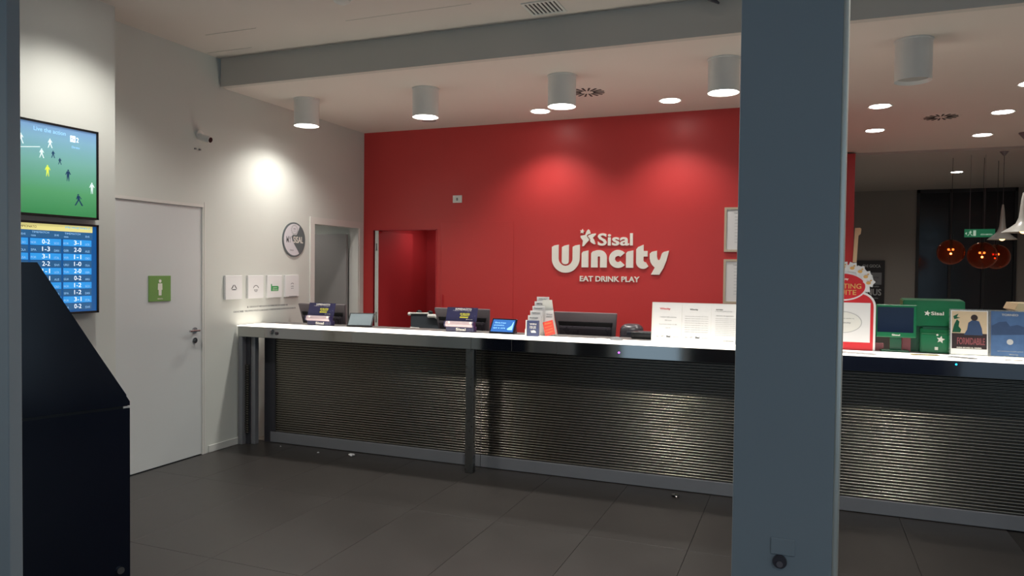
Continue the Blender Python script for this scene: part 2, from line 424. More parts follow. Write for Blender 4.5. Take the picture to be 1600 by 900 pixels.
# the gradient uses object z: move the screen mesh so that its own z starts at 0
so = t.children[-1]; so.data.transform(Matrix.Translation((0, 0, -.014))); so.location = (0, 0, .014)
Xs = on_left(0, 0, .3062)
b = B(); text(b, 'Live the action', 3.215, 2.437, .21, .026, 0, .0008); obj('broadcast_caption', b, 'scr_dim', t, X=Xs)
b = B(); box(b, 3.352, 3.388, 2.392, 2.432, 0, .0004); text(b, '2', 3.402, 2.41, .016, .03, 0, .0008); obj('channel_logo', b, 'scr_text', t, X=Xs)
b = B(); text(b, 'Rai', 3.37, 2.412, .03, .02, .0004, .0010); obj('channel_lettering', b, 'scr_blue2', t, X=Xs)
b = B(); text(b, 'Diretta', 3.39, 2.36, .055, .014, 0, .0008); obj('live_caption', b, 'scr_dim', t, X=Xs)
def player(bm, y, z, s, lean=0, stride=.3):
    s *= .85
    poly(bm, arc(y+lean*s, z+.92*s, .07*s, 0, 360, 8)[:-1], 0, .0008)
    poly(bm, [(y-.12*s+lean*s*.6, z+.84*s), (y+.12*s+lean*s*.9, z+.84*s), (y+.1*s, z+.45*s), (y-.1*s, z+.45*s)], 0, .0008)
    poly(bm, [(y-.1*s, z+.46*s), (y+.01*s, z+.46*s), (y-stride*s*.6, z), (y-stride*s*.85, z)], 0, .0008)
    poly(bm, [(y-.01*s, z+.46*s), (y+.1*s, z+.46*s), (y+stride*s*.9, z+.02*s), (y+stride*s*.6, z+.0*s)], 0, .0008)
    poly(bm, [(y-.12*s+lean*s*.6, z+.82*s), (y-.24*s, z+.55*s), (y-.19*s, z+.52*s), (y-.07*s, z+.74*s)], 0, .0008)
    poly(bm, [(y+.12*s+lean*s*.8, z+.82*s), (y+.26*s, z+.6*s), (y+.21*s, z+.56*s), (y+.08*s, z+.74*s)], 0, .0008)
for a_ in ((3.03, 2.33, .075), (3.16, 2.26, .07), (3.215, 2.33, .07), (3.505, 2.07, .09, 0, .1)): b = B(); player(b, *a_); obj('footballer', b, 'scr_player', t, X=Xs, label='pale footballer on the screen')
b = B(); poly(b, [(3.02, 2.305), (3.15, 2.325), (3.15, 2.33), (3.02, 2.31)], 0, .0006); obj('pitch_line', b, 'scr_player', t, X=Xs)
for a_ in ((3.235, 2.27, .055), (3.28, 2.235, .05), (3.335, 2.135, .09, .02, .12), (3.41, 1.985, .09, -.05, .45)): b = B(); player(b, *a_); obj('footballer', b, 'scr_player2', t, X=Xs, label='dark footballer on the screen')
b = B(); player(b, 3.198, 2.15, .085, 0, .15); obj('referee', b, 'scr_lime', t, X=Xs)

t = monitor(1.279, 'lower wall monitor with yellow header and blue table of match scores')
obj('screen', box(B(), .30, .3055, 2.534, 3.538, 1.293, 1.853), 'scr_blue2', t)
b = B(); box(b, 2.56, 3.508, 1.812, 1.853, 0, .0008); obj('header_band', b, 'scr_yellow', t, X=Xs)
b = B(); text(b, 'CAMPIONATO', 3.06, 1.832, .13, .014, .0008, .0014); obj('header_text', b, 'scr_dark', t, X=Xs)
b = B(); text(b, 'MONDIALI', 3.40, 1.838, .17, .013, .0008, .0014); obj('header_logo', b, 'scr_cyan', t, X=Xs)
b = B(); box(b, 2.56, 3.508, 1.765, 1.811, 0, .0008); obj('column_band', b, 'scr_head', t, X=Xs)
RH = .0459; cols = (2.72, 2.935, 3.15, 3.365); cw = .205
sA = ['3-2', '1-2', '2-0', '1-1', '0-1', '2-1', '0-0', '1-0', '2-2', '1-3']
sB = ['1-2', '2-2', '1-0', '0-4', '3-0', '0-1', '2-0', '1-1', '0-2', '1-0']
sC = ['0-2', '1-3', '3-1', '2-2', '1-1', '2-1', '0-0', '1-1', '2-0', '1-2']
sD = ['3-1', '2-0', '1-1', '1-0', '2-0', '0-2', '1-2', '1-2', '3-1', '0-2']
teams = [('POR', 'ITA'), ('GUA', 'ARG'), ('VER', 'CRO'), ('BRA', 'SVI'), ('NOR', 'SCO'), ('URU', 'OLA'), ('KOR', 'UCR'), ('SPA', 'DAN'), ('TUN', 'USA'), ('GER', 'AUS')]
for ci, (c, sc_) in enumerate(zip(cols, (sA, sB, sC, sD))):
    for s_, cx_, cy_, w_, h_ in (('TIMEMATCH', c, 1.799, .11, .012), ('casa', c-.045, 1.777, .03, .009), ('20.45', c+.105, 1.785, .03, .012)):
        b = B(); text(b, s_, cx_, cy_, w_, h_, .0008, .0014); obj('column_heading', b, 'scr_dim', t, X=Xs)
    for r in range(10):
        z1 = 1.762-r*RH; zc = z1-.5*RH
        b = B(); box(b, c-.065, c+cw-.07, z1-RH+.003, z1-.001, 0, .0008); cell = obj('score_cell', b, 'scr_blue' if r % 2 == 0 else 'scr_head', t, X=Xs)
        b = B(); text(b, sc_[r], c+.035, zc+.003, .05, .028, .0008, .0016); obj('score', b, 'scr_text', cell, X=Xs)
        a_, b_ = teams[(r*3+ci*2) % 10]
        b = B(); text(b, a_, c-.045, zc-.004, .034, .014, .0008, .0014); obj('team_code', b, 'scr_dim', cell, X=Xs)
        b = B(); text(b, b_, c+.105, zc-.006, .032, .014, .0008, .0014); obj('team_code', b, 'scr_dim', cell, X=Xs)

# ================================================================== LEFT WALL FITTINGS
t = thing('door_sign', 'square green sign with a white figure on the white door', 'sign', (-.006, 4.341, 1.318))
obj('sign_plate', box(B(), -.006, .002, 4.235, 4.447, 1.318, 1.52, .001), 'signgreen', t)
b = B(); X_ = on_left(4.341, 1.42, .0021)
poly(b, arc(0, .058, .013, 0, 360, 14)[:-1], 0, .001)
poly(b, [(-.02, .04), (.02, .04), (.022, -.01), (.014, -.012), (.013, -.055), (-.013, -.055), (-.014, -.012), (-.022, -.01)], 0, .001)
obj('figure_symbol', b, 'whiteink', t, X=X_)
b = B(); text(b, 'PRIVATO', 0, -.082, .05, .011, 0, .001); obj('caption', b, 'whiteink', t, X=X_)

t = thing('security_camera', 'small white bullet security camera high on the left wall', 'camera', (0, 4.74, 2.62))
b = B(); cyl(b, (0, 4.74, 2.70), (.02, 4.74, 2.70), .035, 20); obj('wall_mount', b, 'whiteplastic', t, smooth=True)
b = B(); cyl(b, (.02, 4.74, 2.70), (.06, 4.75, 2.665), .01, 10); obj('arm', b, 'whiteplastic', t, smooth=True)
b = B(); cyl(b, (.03, 4.72, 2.675), (.13, 4.735, 2.645), .028, 20); obj('housing', b, 'whiteplastic', t, smooth=True)
b = B(); cyl(b, (.13, 4.735, 2.645), (.134, 4.7356, 2.6438), .022, 20); obj('camera_lens', b, 'black', t, smooth=True)
t = thing('cable_clip', 'tiny pair of pale cable clips below the security camera', 'clip', (0, 4.72, 2.565))
b = B(); box(b, 0, .012, 4.69, 4.705, 2.567, 2.58); obj('clip', b, 'greyink', t); b = B(); box(b, 0, .012, 4.74, 4.755, 2.567, 2.58); obj('clip', b, 'greyink', t)

t = thing('round_sign', 'round slate and white wall sign reading MY SISAL', 'sign', (0, 5.968, 1.70))
X_ = on_left(5.968, 1.873, .0); R_ = .172
b = B(); poly(b, arc(0, 0, R_, 0, 360, 48)[:-1], 0, .010); obj('rim', b, 'roundgrey', t, X=X_)
b = B(); poly(b, arc(0, 0, R_*.91, 0, 360, 48)[:-1], .010, .0115); obj('pale_face', b, 'roundpale', t, X=X_)
b = B(); rr = R_*.91
pts = arc(0, 0, rr, 58, -62, 24) + [(.06, -.115), (.01, -.06), (-.03, -.01), (-.042, .03), (-.02, .048), (.035, .048), (.06, .09)]
poly(b, pts, .0116, .0125); obj('slate_swoosh', b, 'roundgrey', t, X=X_)
b = B()
for k in range(16):
    a = k*2*PI/16; poly(b, [(.0+.045*math.cos(a), .098+.045*math.sin(a)), (.058*math.cos(a+.2), .098+.058*math.sin(a+.2)), (.045*math.cos(a+.4), .098+.045*math.sin(a+.4))], .0126, .0132)
ring = arc(0, .098, .046, 0, 360, 24)[:-1]; poly(b, ring, .0126, .0130); obj('badge', b, 'paleink', t, X=X_)
b = B(); poly(b, arc(0, .098, .038, 0, 360, 24)[:-1], .0131, .0135); obj('badge_face', b, 'roundpale', t, X=X_)
b = B(); text(b, '99', 0, .105, .03, .02, .0136, .014); text(b, 'punti', 0, .085, .035, .009, .0136, .014); text(b, 'ITALIA', -.04, -.105, .055, .014, .0116, .0126); text(b, 'MY', -.086, .0, .072, .062, .0116, .0126, bold=.005); obj('grey_lettering', b, 'greyink', t, X=X_)
b = B(); text(b, 'SISAL', .058, .0, .15, .065, .0126, .0138, bold=.008); obj('white_lettering', b, 'whiteink', t, X=X_)

cards = [(5.128, 'triangle', 'leftmost white plaque on the left wall, with a dark triangle emblem'), (5.408, 'arch', 'second white plaque from the left, with a faint grey arch emblem'),
         (5.668, 'green', 'third white plaque from the left, with a green emblem'), (5.925, 'oval', 'rightmost white plaque on the left wall, nearly invisible, with a tiny grey emblem')]
for yc, kind, lab in cards:
    t = thing('wall_plaque', lab, 'plaque', (0, yc, 1.31), group='white plaques above the counter end')
    obj('board', box(B(), 0, .022, yc-.103, yc+.103, 1.308, 1.52, .002), 'paper', t)
    X_ = on_left(yc, 1.41, .0221); b = B()
    if kind == 'triangle':
        for k in range(3):
            a = PI/2+k*2*PI/3; a2 = a+2*PI/3
            p1 = Vector((math.cos(a), math.sin(a)))*.038; p2 = Vector((math.cos(a2), math.sin(a2)))*.038
            p1.x *= 1.3; p2.x *= 1.3; q1 = p1.lerp(p2, .15); q2 = p1.lerp(p2, .85)
            poly(b, [tuple(q1), tuple(q2), tuple(q2*.68), tuple(q1*.68)], 0, .001)
        obj('emblem', b, 'ink', t, X=X_)
    elif kind == 'arch':
        poly(b, arc(0, -.02, .04, 20, 160, 12)+arc(0, -.02, .033, 160, 20, 12), 0, .001); text(b, 'SICURO', 0, -.025, .05, .01, 0, .001); text(b, 'sempre', 0, -.04, .035, .007, 0, .001)
        obj('emblem', b, 'greyink', t, X=X_)
    elif kind == 'green':
        poly(b, [(-.055, .028), (-.043, .028), (-.04, .008), (.045, .008), (.055, -.005), (.048, -.04), (-.055, -.04)], 0, .001)
        obj('emblem', b, 'greenink', t, X=X_)
        b = B(); text(b, 'timbro', 0, -.008, .06, .012, .001, .0016); text(b, 'Gioca', 0, -.026, .07, .012, .001, .0016); obj('emblem_text', b, 'whiteink', t, X=X_)
    else:
        poly(b, arc(0, .01, .025, 30, 150, 8)+arc(0, .01, .019, 150, 30, 8), 0, .001); text(b, 'A.D.M.', 0, .0, .04, .012, 0, .001); text(b, 'giochi', 0, -.02, .035, .01, 0, .001); poly(b, [(-.05, -.095), (.07, -.095), (.07, -.099), (-.05, -.099)], 0, .001)
        obj('emblem', b, 'greyink', t, X=X_)
b = B(); text(b, 'IL GIOCO È VIETATO AI MINORI DI ANNI 18', 5.60, 1.232, .56, .02, 0, .0015); text(b, "GIOCARE TROPPO PUÒ CAUSARE DIPENDENZA PATOLOGICA", 5.575, 1.196, .86, .02, 0, .0015)
tag(obj('wall_lettering', b, 'greyink', X=on_left(0, 0, .0002)), 'two lines of small grey capital lettering under the white plaques', 'lettering')

# ================================================================== RED WALL FITTINGS
t = thing('light_switch', 'small white switch plate high on the red wall', 'switch', (1.197, YR, 2.32))
obj('plate', box(B(), 1.143, 1.251, YR-.012, YR, 2.322, 2.402, .002), 'whiteplastic', t)
obj('rocker', box(B(), 1.188, 1.206, YR-.017, YR-.012, 2.345, 2.375), 'greyink', t)

# logo on the red wall; zx, zy are drawing units of the lettering
t = thing('wall_logo', 'large raised white Sisal Wincity logo on the red wall', 'logo', (2.893, YR, 1.543))
def U(zx, zy): return ((zx-170)*.000909+2.291-2.893, 2.02-(zy-131)*.000898-1.78)
XL = on_back(2.893, 1.78, YR)
def uarc(cx, cy, r, a0, a1, n=16, ry=None):        # drawing units have y down
    return [(cx+(r)*math.cos(math.radians(a)), cy+(r if ry is None else ry)*math.sin(math.radians(a))) for a in [a0+(a1-a0)*i/n for i in range(n+1)]]
def glyph(name, *outlines):
    b = B()
    for o_ in outlines: poly(b, [U(*p) for p in o_], .0, .014)
    obj(name, b, 'whiteink', t, X=XL)
glyph('letter_w', [(170, 332), (200, 316), (250, 307)] + [(250, 465)] + uarc(333.5, 465, 83.5, 180, 0, 20) + [(417, 332), (447, 316), (500, 307)] + [(500, 465)] + uarc(335, 465, 164, 0, 180, 28),
      [(290, 335), (318, 318), (372, 307), (372, 500)] + uarc(331, 500, 41, 0, 180, 10, 32))
glyph('letter_i', [(523, 405), (540, 385), (600, 372), (600, 565), (523, 565)])
glyph('letter_n', [(633, 565), (633, 405), (650, 384), (700, 370)] + uarc(725, 456, 87, 270, 360, 12) + [(812, 565), (736, 565), (736, 460)] + uarc(722, 452, 14, 0, -180, 8) + [(708, 565)])
glyph('letter_c', uarc(938, 468, 101, -42, -318, 30) + uarc(938, 468, 34, -318, -42, 16))
glyph('letter_i', [(1028, 405), (1045, 385), (1108, 372), (1108, 565), (1028, 565)])
glyph('letter_t', [(1140, 362), (1160, 335), (1220, 310), (1220, 378), (1264, 378), (1264, 440), (1220, 440), (1220, 485)] + [(1228, 500), (1246, 502), (1274, 548), (1250, 568), (1225, 576)] + uarc(1215, 500, 75, 95, 180, 12))
glyph('letter_y', [(1288, 408), (1310, 388), (1366, 375), (1366, 440), (1374, 470), (1388, 482), (1400, 468), (1420, 405), (1440, 388), (1496, 375), (1470, 480), (1440, 560), (1395, 638), (1303, 638), (1345, 560), (1318, 535), (1296, 500), (1288, 460)])
# stars
def star(cx, cy, r, ri, rot, w=1.):
    return [(cx+(r if k % 2 == 0 else ri)*math.cos(math.radians(rot+36*k))*w, cy+(r if k % 2 == 0 else ri)*math.sin(math.radians(rot+36*k))) for k in range(10)]
glyph('small_star', star(525, 157, 28, 14, -80))
# big star: two halves with a wavy gap
glyph('star_half', [(508, 207), (560, 198), (580, 150), (597, 134), (612, 148), (622, 182), (590, 192), (576, 205), (588, 225), (608, 248), (600, 265), (575, 290), (545, 325), (528, 325), (535, 262), (508, 225)],
      [(600, 202), (640, 186), (683, 181), (680, 200), (650, 232), (668, 262), (680, 300), (665, 304), (632, 285), (618, 268), (622, 250), (605, 228), (590, 212)])
b = B(); x0, y0 = U(705, 180); x1, y1 = U(1100, 320); text(b, 'Sisal', (x0+x1)/2, (y0+y1)/2, x1-x0, y0-y1, 0, .012, bold=.022); obj('sisal_lettering', b, 'whiteink', t, X=XL)
b = B(); x0, y0 = U(503, 662); x1, y1 = U(1180, 724); text(b, 'EAT DRINK PLAY', (x0+x1)/2, (y0+y1)/2, x1-x0, y0-y1, 0, .010, bold=.028); obj('tagline_lettering', b, 'whiteink', t, X=XL)

for zb, lab in ((1.79, 'upper of two framed notices on the red wall beside the pillar'), (1.30, 'lower of two framed notices on the red wall beside the pillar')):
    t = thing('framed_notice', lab, 'frame', (4.165, YR, zb))
    b = B(); x0, x1, z0, z1 = 4.012, 4.325, zb, zb+.42
    box(b, x0, x0+.02, YR-.022, YR, z0, z1); box(b, x1-.02, x1, YR-.022, YR, z0, z1); box(b, x0+.02, x1-.02, YR-.022, YR, z0, z0+.02); box(b, x0+.02, x1-.02, YR-.022, YR, z1-.02, z1)
    obj('picture_frame', b, 'frameoak', t)
    obj('notice', box(B(), x0+.02, x1-.02, YR-.012, YR-.002, z0+.02, z1-.02), 'paper', t)
    b = B()
    for k in range(9): text(b, random.choice(['Licenza di esercizio del gioco', 'Autorizzazione della Questura', 'Concessione numero e data', 'articolo del testo unico']), .02, .13-k*.03, .16, .008, 0, .001)
    text(b, 'TABELLA GIOCHI', 0, .165, .14, .012, 0, .001)
    obj('printed_text', b, 'greyink', t, X=on_back(4.168, zb+.20, YR-.0122))

# ================================================================== COUNTER
XA, XE = .015, 7.6
CT = thing('reception_counter', 'long reception counter with glowing white top and ribbed steel front', 'counter', (3.8, 5.4, 0))
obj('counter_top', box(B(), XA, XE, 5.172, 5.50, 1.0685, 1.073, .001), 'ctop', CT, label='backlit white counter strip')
obj('rear_shelf', box(B(), XA, XE, 5.502, 5.72, 1.055, 1.073, .002), 'desk', CT)
pts = [.015, 2.318, 2.66, 3.02, 4.7, 6.4, 7.6]
for i, (a, b_) in enumerate(zip(pts, pts[1:])):
    obj('fascia_panel', box(B(), a+.001, b_-.001, 5.18, 5.194, .975 if i < 3 else .972, 1.068, .001), 'fascia' if a < 4.6 else 'fasciadark', CT, label=None if a < 4.6 else 'dark glossy fascia panel')
obj('soffit_board', box(B(), XA, XE, 5.196, 5.40, .972, .988), 'darkpanel', CT)
# ribbed front: continuous rolled ribs, too fine to pick apart
def ribs(x0, x1, z0, z1, y, pitch=.0207):
    b = B(); n = int((z1-z0)/pitch); prev = None; rows = []
    for k in range(n):
        for a in range(9):
            th = PI*a/8; rows.append((y-.0085*math.sin(th), z0+k*pitch+pitch*.5-(pitch*.40)*math.cos(th)))
        rows.append((y+.0035, z0+k*pitch+pitch*.93)); rows.append((y+.0035, z0+(k+1)*pitch+pitch*.07))
    for yy, zz in rows:
        c = (b.verts.new((x0, yy, zz)), b.verts.new((x1, yy, zz)))
        if prev: b.faces.new((prev[0], prev[1], c[1], c[0]))
        prev = c
    return b
for x0, x1 in ((.27, 2.318), (2.322, 4.70), (4.704, 7.6)):
    obj('ribbed_panel', ribs(x0, x1, .098, .972, 5.388), 'rib', CT, smooth=True, kind='stuff')
obj('carcass', box(B(), .22, XE, 5.394, 5.41, .0, 1.05), 'darkpanel', CT)
for x0, x1 in ((.22, 2.318), (2.322, 4.70), (4.704, 7.6)):
    obj('kick_plate', box(B(), x0, x1, 5.372, 5.392, .004, .098, .002), 'kick', CT)
for x in (2.272, 4.66, 7.0):
    obj('post', box(B(), x, x+.068, 5.182, 5.235, .0, .974, .003), 'steel', CT)
# left end
obj('post', box(B(), .018, .062, 5.185, 5.235, .0, .974, .003), 'kick', CT)
obj('end_ribs', ribs(.064, .105, .098, .72, 5.225), 'rib', CT, smooth=True, kind='stuff')
obj('end_panel', box(B(), .062, .107, 5.234, 5.25, .0, .974), 'darkpanel', CT)
obj('end_trim', box(B(), .107, .15, 5.25, 5.30, .0, .974, .002), 'kick', CT)
obj('end_lining', box(B(), .15, .27, 5.375, 5.392, .0, .974), 'darkpanel', CT, label='dark plain panel at the wall end')
b = B(); cyl(b, (.448, 5.18, 1.018), (.448, 5.172, 1.018), .014, 20); obj('cable_port', b, 'charcoal', CT, smooth=True, label='small dark round port in the fascia')
b = B(); bmesh.ops.create_uvsphere(b, u_segments=12, v_segments=8, radius=.007, matrix=Matrix.Translation((3.492, 5.178, 1.009))); obj('indicator_light', b, 'ledpurple', CT, smooth=True, label='glowing purple indicator light')
b = B(); bmesh.ops.create_uvsphere(b, u_segments=12, v_segments=8, radius=.006, matrix=Matrix.Translation((5.60, 5.178, 1.046))); obj('indicator_light', b, 'ledcyan', CT, smooth=True, label='glowing cyan indicator light')
# staff desk behind
DK = thing('staff_desk', 'grey staff desk hidden behind the reception counter', 'desk', (3.8, 6.0, 0))
obj('desk_top', box(B(), .15, 7.5, 5.73, 6.35, .73, .76, .002), 'desk', DK)
for x in (.2, 1.6, 2.5, 4.4, 6.0, 7.4): obj('side_panel', box(B(), x, x+.03, 5.75, 6.25, 0, .73), 'desk', DK)

# ================================================================== STAFF SIDE TERMINALS
def terminal(xc, lab, src=None):
    if src:
        t = copy_tree(src); t.location = (xc, 5.98, .76); t['label'] = lab; return t
    t = thing('sales_terminal', lab, 'monitor', (xc, 5.98, .76), group='sales terminals seen from behind')
    T = Matrix.Translation((0, .0, .10)) @ Matrix.Rotation(math.radians(14), 4, 'X')
    b = B(); poly(b, [(-.225, 0), (.225, 0), (.272, .40), (-.272, .40)], -.012, .012); bmesh.ops.bevel(b, geom=b.edges[:], offset=.004, segments=2, affect='EDGES')
    R90 = Matrix.Rotation(PI/2, 4, 'X')
    obj('back_panel', b, 'charcoal2', t, X=T @ R90, world=False)
    b = B(); poly(b, [(-.205, .0), (.205, .0), (.225, .285), (-.225, .285)], .0, .05); bmesh.ops.bevel(b, geom=b.edges[:], offset=.008, segments=2, affect='EDGES')
    obj('rear_housing', b, 'charcoal', t, X=T @ R90, world=False)
    b = B(); poly(b, [(-.228, .288), (.228, .288), (.235, .322), (-.235, .322)], .0, .022); obj('vent_band', b, 'black', t, X=T @ R90, world=False)
    b = B(); poly(b, [(-.25, .38), (.25, .38), (.252, .396), (-.252, .396)], -.016, -.012); obj('screen_glass', b, 'screenoff', t, X=T @ R90, world=False)
    b = B(); box(b, -.05, .05, -.03, .03, 0, .14, .01, 2); obj('stand_neck', b, 'black', t, world=False)
    b = B(); box(b, -.13, .13, -.09, .11, 0, .018, .006, 2); obj('stand_base', b, 'black', t, world=False)
    return t
t1 = terminal(.405, 'dark sales terminal monitor nearest the left wall')
terminal(1.90, 'dark sales terminal monitor in front of the red door', t1)
terminal(3.035, 'dark sales terminal monitor standing clear below the wall logo', t1)

def promo(xc, lab, src=None):
    if src:
        t = copy_tree(src); t.location = (xc, 5.53, 1.073); t['label'] = lab; return t
    t = thing('promo_display', lab, 'display', (xc, 5.53, 1.073), group='purple promotion displays on the counter')
    R90 = Matrix.Rotation(PI/2, 4, 'X'); T = Matrix.Translation((0, .01, .085)) @ Matrix.Rotation(math.radians(-16), 4, 'X') @ R90
    b = B(); box(b, -.142, .142, 0, .122, -.004, .0); obj('card', b, 'purple', t, X=T, world=False)
    b = B(); text(b, 'SUPERENALOTTO', .01, .108, .15, .014, 0, .001, bold=.02); text(b, 'il gioco che ti premia', .0, .094, .17, .006, 0, .001); text(b, 'gioca ora', .075, .02, .06, .008, 0, .001); obj('card_title', b, 'whiteink', t, X=T, world=False)
    b = B(); box(b, -.015, .062, .032, .042, 0, .001); text(b, '40 MILIONI', .028, .066, .09, .018, 0, .001, bold=.03); text(b, 'JACKPOT', .03, .05, .08, .012, 0, .001, bold=.03); obj('yellow_print', b, 'yellowink', t, X=T, world=False)
    b = B(); pts = [(.0+.055*math.cos(a), .045+.045*math.sin(a)) for a in [PI*.15+PI*1.0*i/12 for i in range(13)]]
    cyl(b, (-.125, -.012, .065), (.125, -.012, .065), .024, 24); obj('roller_tray', b, 'pinktray', t, world=False, smooth=True)
    b = B()
    for sx in (-1, 1):
        cyl(b, (sx*.125, -.012, .065), (sx*.135, -.012, .065), .027, 24)
    obj('roller_end', b, 'purple', t, world=False, smooth=True)
    for sx in (-.088, .11):
        b = B(); bmesh.ops.create_uvsphere(b, u_segments=14, v_segments=10, radius=.010, matrix=Matrix.Translation((sx, -.036, .08))); obj('pin', b, 'whiteplastic', t, world=False, smooth=True)
    b = B(); box(b, -.13, .13, -.012, .05, 0, .046, .006, 2); obj('base_block', b, 'purple', t, world=False)
    b = B(); text(b, 'Sisal', .01, .022, .09, .022, 0, .001, bold=.02); obj('base_lettering', b, 'whiteink', t, X=Matrix.Translation((0, -.0125, 0)) @ R90, world=False)
    return t
p1 = promo(.640, 'purple promotion display with pale roller in front of the leftmost terminal')
promo(2.055, 'purple promotion display with pale roller in the middle of the counter', p1)

def tablet(xc, yc, w_, h_, rot, tilt, face, lab, body, deep):
    t = thing('tablet', lab, 'tablet', (xc, yc, 1.073), math.radians(rot))
    T = Matrix.Translation((0, 0, .006)) @ Matrix.Rotation(math.radians(-tilt), 4, 'X') @ Matrix.Rotation(PI/2, 4, 'X')
    b = B(); box(b, -w_/2, w_/2, 0, h_, -.014, 0, .003, 2); obj('casing', b, body, t, X=T, world=False)
    b = B(); box(b, -w_/2+.013, w_/2-.013, .012, h_-.012, 0, .001); obj('screen', b, face, t, X=T, world=False)
    b = B(); top = T @ Vector((0, h_*.8, -.014))
    prof_ = [(0.012, 0), (top.y, top.z), (top.y+.03, top.z*.8), (top.y+.05, 0)]
    a = [b.verts.new((-deep, y, z)) for y, z in prof_]; c = [b.verts.new((deep, y, z)) for y, z in prof_]
    b.faces.new(a); b.faces.new(c[::-1])
    for i in range(4): b.faces.new((a[i], c[i], c[(i+1) % 4], a[(i+1) % 4]))
    bmesh.ops.recalc_face_normals(b, faces=b.faces[:]); obj('stand', b, 'charcoal', t, world=False)
    return t, T
t, T = tablet(1.04, 5.56, .235, .145, 14, 38, 'scr_grey', 'tablet with a blank grey screen beside the leftmost terminal', 'black', .06)
t, T = tablet(2.43, 5.52, .225, .135, -3, 32, 'scr_tablet', 'tablet with a lit blue screen left of the leaflet rack', 'navy', .09)
b = B(); text(b, 'Gioca il tuo', -.03, .095, .1, .014, .001, .0015, bold=.02); text(b, 'pronostico', -.035, .07, .09, .014, .001, .0015, bold=.02); text(b, 'qui e ora', -.03, .045, .11, .016, .001, .0015, bold=.02)
poly(b, [(.04, .04), (.075, .07), (.085, .105), (.09, .105), (.09, .03), (.05, .03)], .001, .0015)
obj('screen_text', b, 'scr_tablet2', t, X=T, world=False)

# office chair behind the counter
t = thing('office_chair', 'office chair with white arms and dark mesh back behind the counter', 'chair', (1.25, 6.62, 0))
b = B(); box(b, -.155, .155, -.235, -.215, .62, 1.155, .008, 2); obj('backrest', b, 'fabric', t, world=False)
b = B()
for a_, c_ in (((-.165, -.24, 1.155), (.05, -.24, 1.16)), ): cyl(b, a_, c_, .008, 12)
for q in ((-.165, -.24, 1.148),): bmesh.ops.create_uvsphere(b, u_segments=12, v_segments=8, radius=.018, matrix=Matrix.Translation(q))
obj('back_rim', b, 'whiteplastic', t, world=False, smooth=True)
def arm(sx, z):
    b = B(); pp = [(sx*.06, -.25, z), (sx*.13, -.26, z+.003), (sx*.185, -.24, z-.03), (sx*.21, -.20, z-.1), (sx*.22, -.15, z-.3), (sx*.2, 0, z-.6)]
    for p_, q_ in zip(pp, pp[1:]): cyl(b, p_, q_, .018, 14)
    for p_ in pp: bmesh.ops.create_uvsphere(b, u_segments=14, v_segments=8, radius=.019, matrix=Matrix.Translation(p_))
    return b
obj('arm', arm(1, 1.135), 'whiteplastic', t, world=False, smooth=True); obj('arm', arm(-1, 1.0), 'whiteplastic', t, world=False, smooth=True)
for sx in (-.07, .05):
    b = B(); bmesh.ops.create_uvsphere(b, u_segments=14, v_segments=10, radius=.03, matrix=Matrix.Translation((sx, -.21, 1.165)) @ Matrix.Diagonal((1.1, .6, .8, 1))); obj('headrest_knob', b, 'black', t, world=False, smooth=True)
b = B(); box(b, -.24, .24, -.22, .24, .45, .53, .03, 3); obj('seat', b, 'fabric', t, world=False)
b = B(); cyl(b, (0, 0, .08), (0, 0, .45), .028, 16); obj('gas_lift', b, 'black', t, world=False, smooth=True)
for k in range(5):
    a = k*2*PI/5; b = B(); cyl(b, (0, 0, .1), (.28*math.cos(a), .28*math.sin(a), .065), .02, 10, .013); obj('leg', b, 'whiteplastic', t, world=False, smooth=True)
    b = B(); cyl(b, (.28*math.cos(a)-.012, .28*math.sin(a), .028), (.28*math.cos(a)+.012, .28*math.sin(a), .028), .028, 14); obj('caster', b, 'black', t, world=False, smooth=True)

# ================================================================== LEAFLET RACK
t = thing('leaflet_rack', 'stepped white leaflet rack on the counter left of the third terminal', 'rack', (2.74, 5.55, 1.073))
NT = 6
for k in range(NT):
    x0 = -.085+k*.0078; y0 = -.06+k*.03; z0 = .0+k*.010; hh = .115+k*.028
    b = B(); box(b, x0-.003, x0+.108, y0+.012, y0+.014, 0, z0+hh*.72); box(b, x0-.003, x0+.108, y0-.006, y0-.004, 0, z0+hh*.45)
    obj('pocket', b, 'whiteplastic', t, world=False)
b = B(); poly(b, [(.02, 0), (.15, 0), (.125, .125), (.10, .285), (.02, .285)], 0, .003); obj('side_panel', b, 'whiteplastic', t, X=Matrix.Translation((0, .044, 0)) @ Matrix.Rotation(PI/2, 4, 'X'), world=False)
b = B(); box(b, .055, .125, .008, .014, .0, .20); obj('loose_leaflet', b, 'paper', t, world=False)
b = B(); text(b, 'Virtual', .09, .17, .05, .012, 0, .001); text(b, 'scommesse', .09, .15, .05, .008, 0, .001); obj('leaflet_text', b, 'greyink', t, X=Matrix.Translation((0, .0075, 0)) @ Matrix.Rotation(PI/2, 4, 'X'), world=False)
labs = ['front leaflet in the stepped rack, lowest of all', 'second leaflet from the front of the stepped rack', 'third leaflet from the front of the stepped rack', 'fourth leaflet from the front of the stepped rack', 'fifth leaflet in the rack, with a dark printed heading', 'rearmost and tallest leaflet in the stepped rack']
for k in range(NT):
    x0 = 2.74-.085+k*.0078; y0 = 5.55-.06+k*.03; z0 = 1.073+.004; hh = .115+k*.0365
    q = thing('leaflet', labs[k], 'leaflet', (x0+.05, y0, z0), group='white leaflets in the stepped rack')
    obj('sheet', box(B(), x0, x0+.105, y0, y0+.006, z0, z0+hh+.004, .001), 'paper', q)
    b = B(); text(b, ['Wincity', 'Bonus', 'Regolamento', 'Promozioni', 'VIRTUAL', 'Wincity'][k], .0, hh-.014, .07, .011, 0, .001, bold=.02)
    obj('heading', b, 'ink' if k == 4 else 'greyink', q, X=on_back(x0+.05, z0, y0-.0003))
